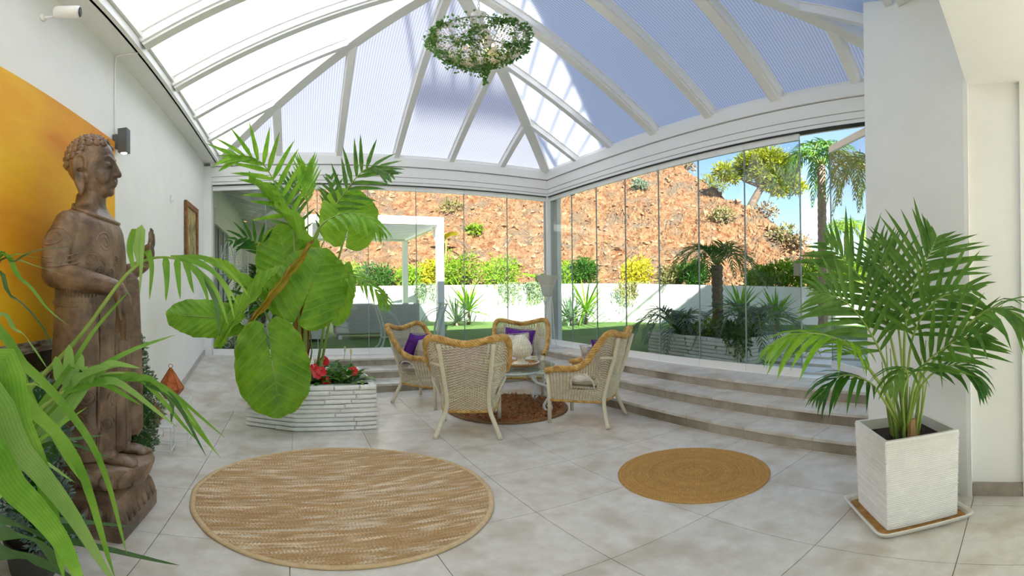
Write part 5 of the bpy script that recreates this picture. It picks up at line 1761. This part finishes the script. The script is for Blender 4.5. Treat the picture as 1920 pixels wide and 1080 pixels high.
# right arm: elbow back, forearm forward, hand hanging
def limb(pts, rad, n=16):
    k = len(pts)
    C = bez(pts, n)
    rr = [float(np.interp(i / n * (k - 1), range(k), rad)) for i in range(n + 1)]
    mb.tube(C, rr, 12)
    mb.ell(tuple(C[0]), (rr[0],) * 3); mb.ell(tuple(C[-1]), (rr[-1],) * 3)
limb([(-.03, -.245, 1.80), (-.07, -.30, 1.66), (-.075, -.315, 1.53)], [.085, .085, .08])
limb([(-.075, -.315, 1.52), (.08, -.33, 1.49), (.24, -.33, 1.455), (.30, -.33, 1.44)], [.075, .066, .05, .04])
limb([(.295, -.33, 1.445), (.325, -.33, 1.39), (.335, -.332, 1.345)], [.036, .043, .040])
for dx, ln, dy in ((-.035, .13, .014), (-.012, .16, .0), (.012, .165, -.006), (.034, .145, -.004)):
    limb([(.332 + dx, -.335 + dy, 1.35), (.338 + dx * 1.15, -.342 + dy, 1.35 - ln * .55), (.335 + dx * 1.1, -.338 + dy, 1.35 - ln)], [.0145, .0125, .009], 8)
limb([(.318, -.358, 1.40), (.326, -.386, 1.35), (.335, -.392, 1.29)], [.018, .016, .011], 8)
# left arm: hand raised
limb([(-.02, .245, 1.80), (-.04, .30, 1.66), (.0, .315, 1.54)], [.085, .08, .075])
limb([(.0, .315, 1.53), (.12, .335, 1.56), (.205, .34, 1.60)], [.07, .058, .042])
limb([(.205, .34, 1.60), (.235, .34, 1.66), (.24, .338, 1.70)], [.036, .044, .04])
for dy, ln in ((-.036, .12), (-.012, .145), (.013, .14), (.036, .115)):
    limb([(.243, .338 + dy, 1.69), (.262, .338 + dy * 1.1, 1.69 + ln * .5), (.262, .336 + dy * 1.1, 1.69 + ln)], [.0145, .0125, .009], 8)
limb([(.235, .30, 1.64), (.262, .275, 1.68), (.272, .272, 1.73)], [.018, .015, .011], 8)
# head
mb.ell((-.012, 0, 2.225), (.150, .132, .160), 28, 18)
mb.ell((.026, 0, 2.120), (.122, .118, .130), 24, 16)
mb.ell((.070, 0, 2.045), (.068, .074, .055), 16, 10); mb.ell((.02, 0, 2.05), (.09, .10, .06), 16, 10)
mb.ell((.112, 0, 2.018), (.028, .035, .026), 12, 8)
mb.tube([(.135, 0, 2.215), (.152, 0, 2.17), (.170, 0, 2.125)], [.013, .016, .020], 10)
mb.ell((.170, 0, 2.118), (.020, .022, .015)); mb.ell((.155, .017, 2.116), (.014, .012, .011)); mb.ell((.155, -.017, 2.116), (.014, .012, .011))
mb.ell((.142, 0, 2.077), (.018, .036, .010)); mb.ell((.137, 0, 2.058), (.018, .030, .010))
for s in (-1, 1):
    mb.tube(bez([(.134, s * .012, 2.212), (.132, s * .045, 2.228), (.108, s * .080, 2.212), (.082, s * .098, 2.19)], 12), .0075, 8)
    mb.ell((.112, s * .050, 2.172), (.033, .036, .026), 14, 10, Matrix.Rotation(-s * .55, 3, 'Z'))
    mb.tube(bez([(.130, s * .026, 2.163), (.128, s * .05, 2.157), (.104, s * .083, 2.166)], 8), .0055, 6)
    mb.ell((.082, s * .060, 2.105), (.058, .050, .058), 12, 8)
    # long-lobed ears
    mb.tube(bez([(.012, s * .128, 2.15), (.022, s * .136, 2.20), (-.005, s * .142, 2.235), (-.045, s * .142, 2.21), (-.045, s * .140, 2.14), (-.03, s * .135, 2.07), (-.012, s * .128, 2.005)], 20), [.010] * 8 + [.011, .012, .012, .013, .014, .016, .018, .020, .021, .020, .018, .015, .010], 8)
    mb.ell((-.012, s * .128, 2.06), (.026, .014, .075), 12, 8)
    mb.ell((-.022, s * .128, 2.19), (.022, .012, .04), 10, 8)
from mathutils.bvhtree import BVHTree
bvh = BVHTree.FromPolygons([Vector(p) for p in mb.v], [tuple(f) for f in mb.f])
def skin(th, z, off):
    d = Vector((math.cos(th), math.sin(th), 0))
    hit = bvh.ray_cast(Vector((0, 0, z)) + d * 1.0, -d)
    return (hit[0] if hit[0] is not None else bsurf(th, z)) + d * off
fig = mb.build('figure', 'statue', t, smooth=True, recalc=True)
rm = fig.modifiers.new('remesh', 'REMESH'); rm.mode = 'VOXEL'; rm.voxel_size = .0075; rm.use_smooth_shade = True
sm = fig.modifiers.new('smooth', 'SMOOTH'); sm.factor = .5; sm.iterations = 3
# snail-shell curls
for i in range(8):
    el = -.12 + i * .235
    n = max(1, int(round(2 * PI * math.cos(el) * .15 / .044)))
    for j in range(n):
        a = 2 * PI * (j + .5 * (i % 2)) / n
        d = Vector((math.cos(a) * math.cos(el), math.sin(a) * math.cos(el), math.sin(el)))
        if math.cos(a) > .15 and d.z < .32 + .25 * math.cos(a):
            continue
        if d.z < .05 and abs(math.sin(a)) > .7:
            continue
        p = Vector((-.012 + d.x * .150, d.y * .132, 2.225 + d.z * .160))
        q = MB()
        q.ell(tuple(p), (.025, .025, .017), 9, 6, d.to_track_quat('Z', 'Y').to_matrix())
        q.ell(tuple(p + d * .014), (.010, .010, .008), 7, 5, d.to_track_quat('Z', 'Y').to_matrix())
        q.build('curl', 'statue', fig, smooth=True)
mb = MB(); mb.tube([bsurf(2 * PI * i / 40, 1.90 - .06 * math.cos(2 * PI * i / 40) , .004) for i in range(40)], .011, 6, closed=True); mb.build('collar', 'statue', fig, smooth=True)
# shallow carved ornament on the robe
def carve(pts, r=.005):
    m2 = MB(); m2.tube(bez([skin(a, z, .000) for a, z in pts], len(pts) * 5), r, 6); m2.build('carving', 'statue', fig, smooth=True)
def sp(a0, z0, r, turns=1.9, fl=1, n=16):
    carve([(a0 + fl * (r / .24) * (1 - .8 * i / n) * math.cos(turns * 2 * PI * i / n), z0 + r * (1 - .8 * i / n) * math.sin(turns * 2 * PI * i / n)) for i in range(n + 1)], .0055)
for a0, z0, r, fl in ((-1.75, 1.72, .060, 1), (-.80, 1.70, .060, -1), (-1.15, 1.60, .035, 1), (-.95, 1.54, .03, -1), (-.60, 1.52, .04, -1), (-.35, 1.60, .035, 1), (-1.75, 1.02, .04, -1), (-1.95, .95, .04, 1), (-1.65, .90, .045, 1), (-1.85, .82, .05, -1), (-1.25, .86, .05, -1), (-.75, .68, .06, 1), (-.50, .82, .055, -1), (-1.45, .72, .05, 1), (-.62, .98, .04, 1), (-2.1, .70, .05, 1)):
    sp(a0, z0, r, fl=fl)
for z0 in (1.66, 1.635, 1.61):
    carve([(-2.2 + .16 * i, z0 - .05 * math.sin(PI * i / 6)) for i in range(7)], .004)
for k in range(4):
    carve([(-1.25 + .05 * k, 1.62 + .02 * k), (-1.05 + .02 * k, 1.645 - .01 * k), (-.8, 1.60 - .012 * k)], .004)
carve([(-2.4, 1.40), (-1.9, 1.36), (-1.4, 1.35), (-1.0, 1.37)], .006)
for k in range(22):
    a = -2.3 + k * .06
    carve([(a, 1.44), (a - .03, 1.40), (a - .02, 1.37)], .003)
for a in (-1.05, -.95, -.30, -.22, .25):
    carve([(a, 1.32), (a + .02, 1.0), (a, .7), (a, .5)], .007)
# feet
for s in (-1, 1):
    f_ = MB()
    yy = s * .105
    f_.ell((.10, yy, .475), (.10, .058, .055), 16, 10); f_.ell((.20, yy, .455), (.10, .058, .036), 16, 10); f_.ell((.27, yy, .447), (.05, .058, .026), 14, 8)
    for k in range(5):
        f_.ell((.305 - .006 * abs(k - (1 if s < 0 else 3)) * 1.5, yy - .046 + .023 * k, .442), (.030, .0115, .016), 8, 6)
    o = f_.build('foot', 'statue', t, smooth=True)
    rm = o.modifiers.new('remesh', 'REMESH'); rm.mode = 'VOXEL'; rm.voxel_size = .006; rm.use_smooth_shade = True
    sm = o.modifiers.new('smooth', 'SMOOTH'); sm.iterations = 2
# lotus pad and plinth
mb = MB(); mb.lathe([(.80, .275), (.92, .29), (1.06, .34), (1.14, .40), (1.15, .425), (1.10, .435), (0, .435)], 40, (.05, 0, 0), .275, .265, cap=False); pad = mb.build('lotus_pad', 'statue', t, smooth=True)
for k in range(18):
    a = 2 * PI * k / 18
    q = MB(); q.ell((.05 + .288 * math.cos(a), .278 * math.sin(a), .355), (.018, .050, .072), 8, 8, Matrix.Rotation(a, 3, 'Z') @ Matrix.Rotation(.42, 3, 'Y')); q.build('petal', 'statue', pad, smooth=True)
mb = MB(); sqloft(mb, [(.303, 0), (.306, .006), (.306, .098), (.298, .105), (.292, .14), (.282, .20), (.255, .25), (.215, .28)], .022); pl = mb.build('plinth', 'statue', t)
for side in range(4):
    rot = Matrix.Rotation(side * PI / 2, 3, 'Z')
    for k in range(7):
        c = rot @ Vector((.278, -.24 + .08 * k, .165))
        q = MB(); q.ell(tuple(c), (.022, .038, .075), 8, 8, rot @ Matrix.Rotation(-.38, 3, 'Y')); q.build('petal', 'statue', pl, smooth=True)

# ------------------------------------------------------------------ chandelier with ivy
CX, CYY, CZ = 1.84, 4.27, 4.24
MT['ivy'] = leafmat('ivy leaf', (70, 120, 46), (126, 170, 86), 20, trans=.45)
MT['crystal'] = mat('clear crystal bead', (236, 234, 228), (246, 244, 240), 30, .08, spec=.9, trans=.6)
MT['wire'] = mat('silver wire', (168, 166, 160), None, rough=.3, metal=.8)
MT['bulb'] = mat('warm lit bulb', (255, 190, 90), None, emit=22)
t = thing('chandelier', 'crystal bead chandelier draped with green ivy under the glass roof', 'chandelier', (CX, CYY, CZ))
MB().tube([(.55 * math.cos(2 * PI * i / 64), .55 * math.sin(2 * PI * i / 64), 0) for i in range(64)], .010, 6, closed=True).build('rim_hoop', 'wire', t, smooth=True)
MB().tube([(.36 * math.cos(2 * PI * i / 48), .36 * math.sin(2 * PI * i / 48), -.20) for i in range(48)], .006, 6, closed=True).build('lower_hoop', 'wire', t, smooth=True)
CP = [(.55, 0), (.53, -.06), (.46, -.13), (.36, -.20), (.24, -.27), (.12, -.33), (.02, -.40)]
bz = lambda s: (float(np.interp(s, np.linspace(0, 1, len(CP)), [c[0] for c in CP])), float(np.interp(s, np.linspace(0, 1, len(CP)), [c[1] for c in CP])))
for k in range(12):
    a = 2 * PI * k / 12
    MB().tube([(bz(i / 10)[0] * math.cos(a), bz(i / 10)[0] * math.sin(a), bz(i / 10)[1]) for i in range(11)], .004, 5).build('cage_wire', 'wire', t, smooth=True)
for k in range(6):
    a = 2 * PI * k / 6 + .2
    MB().tube(bez([(.55 * math.cos(a), .55 * math.sin(a), .0), (.25 * math.cos(a), .25 * math.sin(a), .13), (.03 * math.cos(a), .03 * math.sin(a), .26)], 8), .004, 5).build('hanger_wire', 'wire', t, smooth=True)
MB().lathe([(.02, .20), (.03, .26), (.015, .30), (.05, .36), (.085, .40), (.09, .41), (.05, .42), (.015, .43), (.012, .52)], 20).build('glass_cup', 'crystal', t, smooth=True)
m2 = MB()
for k in range(18):
    a = (k % 2) * PI / 2
    z = .55 + k * .042
    m2.tube([(.014 * math.cos(q) * math.cos(a), .014 * math.cos(q) * math.sin(a), z + .028 * math.sin(q)) for q in [2 * PI * i / 10 for i in range(10)]], .0035, 4, closed=True)
m2.build('chain', 'wire', t)
m2 = MB()
for k in range(80):
    a = 2 * PI * k / 80
    for i in range(34):
        r, z = bz(i / 34 * .97)
        if (k % 2 and i > 24) or (k % 4 and i > 30):
            continue
        q = a + R.uniform(-.02, .02)
        s = .0125 * R.uniform(.7, 1.2)
        c = Vector((r * math.cos(q), r * math.sin(q), z + R.uniform(-.006, .006)))
        m2.add([c + Vector(p) * s for p in ((1, 0, 0), (-1, 0, 0), (0, 1, 0), (0, -1, 0), (0, 0, 1), (0, 0, -1))], [(0, 2, 4), (2, 1, 4), (1, 3, 4), (3, 0, 4), (2, 0, 5), (1, 2, 5), (3, 1, 5), (0, 3, 5)])
o = m2.build('bead_strands', 'crystal', t); o['kind'] = 'stuff'
for x, y, z in ((.0, -.1, -.06), (-.15, -.08, -.14), (.12, -.1, -.10), (.02, -.16, -.22)):
    bu = MB(); bu.ell((x, y, z), (.016, .016, .024), 10, 8); bu.build('bulb', 'bulb', t, smooth=True)
m2, m3 = MB(), MB()
for k in range(28):
    a = 2 * PI * k / 28 + R.uniform(-.1, .1)
    path, s1 = [], R.uniform(.45, 1.0)
    for i in range(12):
        r, z = bz(i / 11 * s1)
        q = a + .35 * math.sin(i * .5 + k)
        path.append(Vector((r * 1.03 * math.cos(q), r * 1.03 * math.sin(q), z + R.uniform(-.015, .02))))
    tail = R.uniform(.0, .12)
    path += [path[-1] + Vector((R.uniform(-.02, .02), R.uniform(-.02, .02), -tail * .5)), path[-1] + Vector((R.uniform(-.03, .03), R.uniform(-.03, .03), -tail))]
    m3.tube(path, .003, 4)
    for p in path:
        for _ in range(7):
            d = rnd_unit()
            leaf_card(m2, p + d * .02, d + Vector((0, 0, -.2)), rnd_unit(), R.uniform(.025, .05), R.uniform(.025, .042))
for k in range(60):
    a = R.uniform(0, 6.28)
    p = Vector((.56 * math.cos(a), .56 * math.sin(a), R.uniform(-.03, .05)))
    for _ in range(4):
        d = rnd_unit(); leaf_card(m2, p + d * .035, d, rnd_unit(), .045, .036)
pt = [Vector((.05, -.05, -.34)), Vector((.07, -.06, -.45)), Vector((.04, -.05, -.55)), Vector((.05, -.05, -.64))]
m3.tube(pt, .003, 4)
for i in range(26):
    p = bez(pt, 26)[i]
    for _ in range(3):
        d = rnd_unit(); leaf_card(m2, p, d + Vector((0, 0, -.3)), rnd_unit(), .045, .035)
iv = m3.build('ivy_vines', 'stem', t)
o = m2.build('ivy_leaves', 'ivy', iv); o['kind'] = 'stuff'

COL.objects['chandelier'].scale = (.92, .92, .92)

# ------------------------------------------------------------------ foreground palm at the left edge
t = thing('foreground_palm', 'palm with long arching strap leaves reaching in from the left edge', 'palm', (0, 0, 0))
MB().lathe([(.16, 0), (.18, .01), (.22, .36), (.23, .38), (.2, .38), (.19, .33), (0, .33)], 24, (-1.12, .92, 0), cap=False).build('pot', 'pot_white', t, smooth=True)
PB = (-1.12, .92, .36)
def ribbon(par, pts, wd, m, nrm, fold=.14, name='strap_leaf', tip=.0, taper=.6, n=18):
    C = bez(pts, n)
    v, uv, f = [], [], []
    for i in range(n + 1):
        s = i / n
        tn = (C[min(i + 1, n)] - C[max(i - 1, 0)]).normalized()
        nr = Vector(nrm); nr = (nr - tn * nr.dot(tn)).normalized()
        sd = tn.cross(nr)
        w = wd / 2 * min(1, .45 + s * 2.2) * max(tip, (1 - s) ** taper) * 1.05 + .0006
        v += [C[i] + sd * w + nr * w * fold, C[i], C[i] - sd * w + nr * w * fold]
        uv += [(s + .001, 0), (s + .001, .5), (s + .001, 1)]
    for i in range(n):
        a = i * 3
        f += [(a, a + 1, a + 4, a + 3), (a + 1, a + 2, a + 5, a + 4)]
    return MB().add(v, f, uv).build(name, m, par, smooth=True)
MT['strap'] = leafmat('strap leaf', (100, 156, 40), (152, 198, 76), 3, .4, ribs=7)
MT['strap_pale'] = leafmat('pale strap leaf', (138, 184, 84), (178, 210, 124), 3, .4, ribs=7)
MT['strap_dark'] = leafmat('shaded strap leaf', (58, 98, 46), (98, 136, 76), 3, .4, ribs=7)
fr = frond(t, [PB, (-1.107, 1.290, 0.780), (-0.999, 1.557, 1.038), (-0.854, 1.697, 1.241), (-0.690, 1.824, 1.504), (-0.577, 1.915, 1.575), (-0.442, 2.002, 1.536), (-0.350, 2.071, 1.421)], 1, .05, .01, 'strap', (0, -1, .3), .014, samples=30)
for J, a, b, c, wd, m in (
        ((-0.647, 1.850, 1.545), (-0.657, 1.836, 1.640), (-0.628, 1.836, 1.684), (-0.634, 1.812, 1.406), .042, 'strap_pale'),
        ((-0.673, 1.841, 1.525), (-0.688, 1.835, 1.623), (-0.665, 1.833, 1.691), (-0.679, 1.817, 1.575), .03, 'strap'),
        ((-0.610, 1.884, 1.569), (-0.620, 1.870, 1.601), (-0.598, 1.867, 1.531), (-0.605, 1.854, 1.390), .036, 'strap'),
        ((-0.554, 1.922, 1.575), (-0.547, 1.913, 1.533), (-0.542, 1.904, 1.463), (-0.547, 1.903, 1.383), .036, 'strap'),
        ((-0.505, 1.935, 1.566), (-0.500, 1.926, 1.533), (-0.493, 1.918, 1.463), (-0.487, 1.919, 1.394), .034, 'strap'),
        ((-0.481, 1.962, 1.558), (-0.460, 1.946, 1.521), (-0.447, 1.949, 1.463), (-0.435, 1.952, 1.417), .028, 'strap'),
        ((-0.472, 1.974, 1.558), (-0.419, 1.976, 1.499), (-0.389, 1.982, 1.428), (-0.376, 1.985, 1.365), .030, 'strap'),
        ((-0.515, 1.953, 1.577), (-0.405, 1.999, 1.547), (-0.315, 2.036, 1.464), (-0.251, 2.065, 1.356), .028, 'strap'),
        ((-0.492, 1.959, 1.574), (-0.370, 2.006, 1.523), (-0.303, 2.038, 1.428), (-0.270, 2.062, 1.296), .026, 'strap'),
        ((-0.442, 2.002, 1.536), (-0.367, 2.027, 1.452), (-0.328, 2.044, 1.368), (-0.299, 2.058, 1.267), .026, 'strap'),
        ((-0.537, 1.947, 1.579), (-0.383, 2.014, 1.571), (-0.270, 2.062, 1.488), (-0.200, 2.090, 1.387), .022, 'strap'),
        ((-0.409, 2.019, 1.500), (-0.357, 2.029, 1.393), (-0.343, 2.031, 1.321), (-0.334, 2.033, 1.225), .024, 'strap_dark')):
    ribbon(fr, [J, a, b, c], wd, m, (.15, -1, .15), name='leaflet', n=12)
f2 = frond(t, [PB, (-0.900, 1.073, 0.854), (-0.839, 1.243, 0.970), (-0.775, 1.377, 1.064), (-0.677, 1.472, 1.123), (-0.570, 1.559, 1.122), (-0.471, 1.633, 1.047)], 1, .05, .01, 'strap', (0, -1, .6), .012, samples=30)
for J, b, c, wd, m in (
        ((-0.759, 1.386, 1.074), (-0.644, 1.465, 1.098), (-0.536, 1.550, 1.010), .045, 'strap'), ((-0.736, 1.421, 1.094), (-0.591, 1.508, 1.090), (-0.433, 1.644, 0.910), .045, 'strap_pale'),
        ((-0.707, 1.446, 1.110), (-0.534, 1.572, 1.096), (-0.363, 1.712, 0.828), .040, 'strap'), ((-0.660, 1.479, 1.125), (-0.484, 1.609, 1.072), (-0.288, 1.756, 0.753), .036, 'strap'),
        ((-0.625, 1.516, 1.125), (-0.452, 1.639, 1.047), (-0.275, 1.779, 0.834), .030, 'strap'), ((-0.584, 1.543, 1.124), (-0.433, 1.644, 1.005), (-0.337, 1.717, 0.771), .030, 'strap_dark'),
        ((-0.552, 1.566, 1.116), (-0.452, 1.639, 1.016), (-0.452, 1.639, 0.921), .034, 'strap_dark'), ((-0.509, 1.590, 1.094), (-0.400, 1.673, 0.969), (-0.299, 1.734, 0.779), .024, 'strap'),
        ((-0.719, 1.429, 1.102), (-0.652, 1.461, 1.156), (-0.575, 1.493, 1.167), .045, 'strap_pale'), ((-0.677, 1.472, 1.123), (-0.610, 1.479, 1.171), (-0.528, 1.510, 1.155), .042, 'strap_pale'), ((-0.747, 1.403, 1.085), (-0.694, 1.420, 1.136), (-0.634, 1.447, 1.159), .04, 'strap_pale')):
    ribbon(f2, [J, J if False else tuple((Vector(J) + Vector(b)) / 2 + Vector((0, 0, .012))), b, c], wd, m, (.1, -.8, .6), name='leaflet', n=12)
for pts, wd, m, nm in (
        ([PB, (-0.619, 0.721, 1.180), (-0.559, 0.829, 1.054), (-0.494, 0.927, 0.877), (-0.419, 1.017, 0.613)], .085, 'strap_pale', (.5, -.6, .8)),
        ([PB, (-0.717, 0.835, 1.236), (-0.621, 0.968, 1.117), (-0.539, 1.072, 0.934), (-0.465, 1.128, 0.547)], .060, 'strap', (.5, -.6, .8)),
        ([PB, (-0.594, 0.676, 1.078), (-0.541, 0.781, 0.982), (-0.490, 0.871, 0.827), (-0.439, 0.898, 0.659)], .10, 'strap', (.5, -.6, .8)),
        ([PB, (-0.782, 0.910, 1.291), (-0.687, 1.044, 1.212), (-0.584, 1.161, 1.030), (-0.524, 1.211, 0.850), (-0.479, 1.252, 0.563)], .042, 'strap', (.5, -.6, .8)),
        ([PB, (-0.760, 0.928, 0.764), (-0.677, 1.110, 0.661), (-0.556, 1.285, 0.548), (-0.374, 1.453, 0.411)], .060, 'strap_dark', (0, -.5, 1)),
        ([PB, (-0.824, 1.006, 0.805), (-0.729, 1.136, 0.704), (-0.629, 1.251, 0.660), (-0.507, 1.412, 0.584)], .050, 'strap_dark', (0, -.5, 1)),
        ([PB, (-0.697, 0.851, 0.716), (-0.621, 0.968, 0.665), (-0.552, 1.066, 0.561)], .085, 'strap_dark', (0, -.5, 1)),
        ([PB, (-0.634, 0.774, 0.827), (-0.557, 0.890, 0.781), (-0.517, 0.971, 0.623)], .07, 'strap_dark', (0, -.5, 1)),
        ([PB, (-0.875, 1.093, 1.270), (-0.769, 1.229, 1.040), (-0.705, 1.324, 0.835), (-0.655, 1.372, 0.723)], .030, 'strap', (.5, -.6, .6)),
        ([PB, (-0.937, 1.171, 0.774), (-0.837, 1.305, 0.956), (-0.719, 1.429, 1.108), (-0.584, 1.543, 1.206), (-0.437, 1.643, 1.263)], .045, 'strap', (.3, -.6, .7)),
        ([PB, (-0.937, 1.171, 0.774), (-0.822, 1.314, 1.014), (-0.752, 1.412, 1.156), (-0.690, 1.499, 1.293), (-0.591, 1.594, 1.435)], .030, 'strap', (.3, -.8, .4)),
        ([PB, (-0.812, 1.015, 1.402), (-0.740, 1.069, 1.507), (-0.687, 1.127, 1.543), (-0.625, 1.208, 1.554)], .022, 'strap_dark', (0, -.5, 1)),
        ([PB, (-0.812, 1.015, 1.402), (-0.752, 1.060, 1.519), (-0.713, 1.111, 1.521), (-0.681, 1.177, 1.512)], .020, 'strap', (0, -.5, 1)),
        ([PB, (-0.812, 1.015, 1.432), (-0.764, 1.077, 1.509), (-0.711, 1.136, 1.495), (-0.663, 1.210, 1.471)], .022, 'strap', (0, -.5, 1)),
        ([PB, (-0.812, 1.015, 1.447), (-0.738, 1.094, 1.455), (-0.694, 1.169, 1.370), (-0.658, 1.236, 1.316)], .022, 'strap', (0, -.6, .8)),
        ([PB, (-0.812, 1.015, 1.402), (-0.764, 1.077, 1.409), (-0.721, 1.153, 1.338), (-0.701, 1.212, 1.254)], .016, 'strap_dark', (0, -.6, .8)),
        ([PB, (-0.812, 1.015, 1.281), (-0.751, 1.086, 1.310), (-0.734, 1.145, 1.259), (-0.717, 1.202, 1.188)], .024, 'strap_pale', (0, -.6, .8)),
        ([PB, (-0.812, 1.015, 1.030), (-0.764, 1.077, 1.122), (-0.734, 1.145, 1.146), (-0.708, 1.208, 1.104)], .024, 'strap', (0, -.6, .8)),
        ([PB, (-0.875, 1.093, 0.816), (-0.794, 1.177, 0.903), (-0.716, 1.272, 0.982), (-0.654, 1.350, 1.039)], .028, 'strap', (0, -.6, .8)),
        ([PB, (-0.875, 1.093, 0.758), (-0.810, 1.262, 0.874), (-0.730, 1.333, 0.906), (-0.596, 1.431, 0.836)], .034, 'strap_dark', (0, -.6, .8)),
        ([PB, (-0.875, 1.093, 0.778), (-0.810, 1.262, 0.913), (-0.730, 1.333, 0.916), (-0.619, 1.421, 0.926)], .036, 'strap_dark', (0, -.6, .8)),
        ([PB, (-0.625, 0.781, 1.241), (-0.571, 0.845, 1.112), (-0.536, 0.903, 0.922), (-0.504, 0.921, 0.659)], .08, 'strap', (.5, -.6, .8)),
        ([PB, (-0.687, 0.859, 0.851), (-0.626, 0.905, 0.974), (-0.610, 0.975, 0.985), (-0.552, 1.066, 0.894)], .03, 'strap_pale', (0, -.6, .8))):
    ribbon(t, pts, wd, m, nm)
for J, Tq in (((-0.756, 1.388, 1.054), (-0.804, 1.406, 1.195)), ((-0.746, 1.393, 1.054), (-0.762, 1.430, 1.237)), ((-0.727, 1.403, 1.060), (-0.725, 1.449, 1.206))):
    ribbon(t, [PB, J, tuple((Vector(J) + Vector(Tq)) / 2), Tq], .062, 'strap_pale', (.3, -1, .1), taper=.35)

for k in ('bulb', 'lens'):      # tiny lamps: seen, but too weak by day to be worth sampling
    MT[k].cycles.emission_sampling = 'NONE'
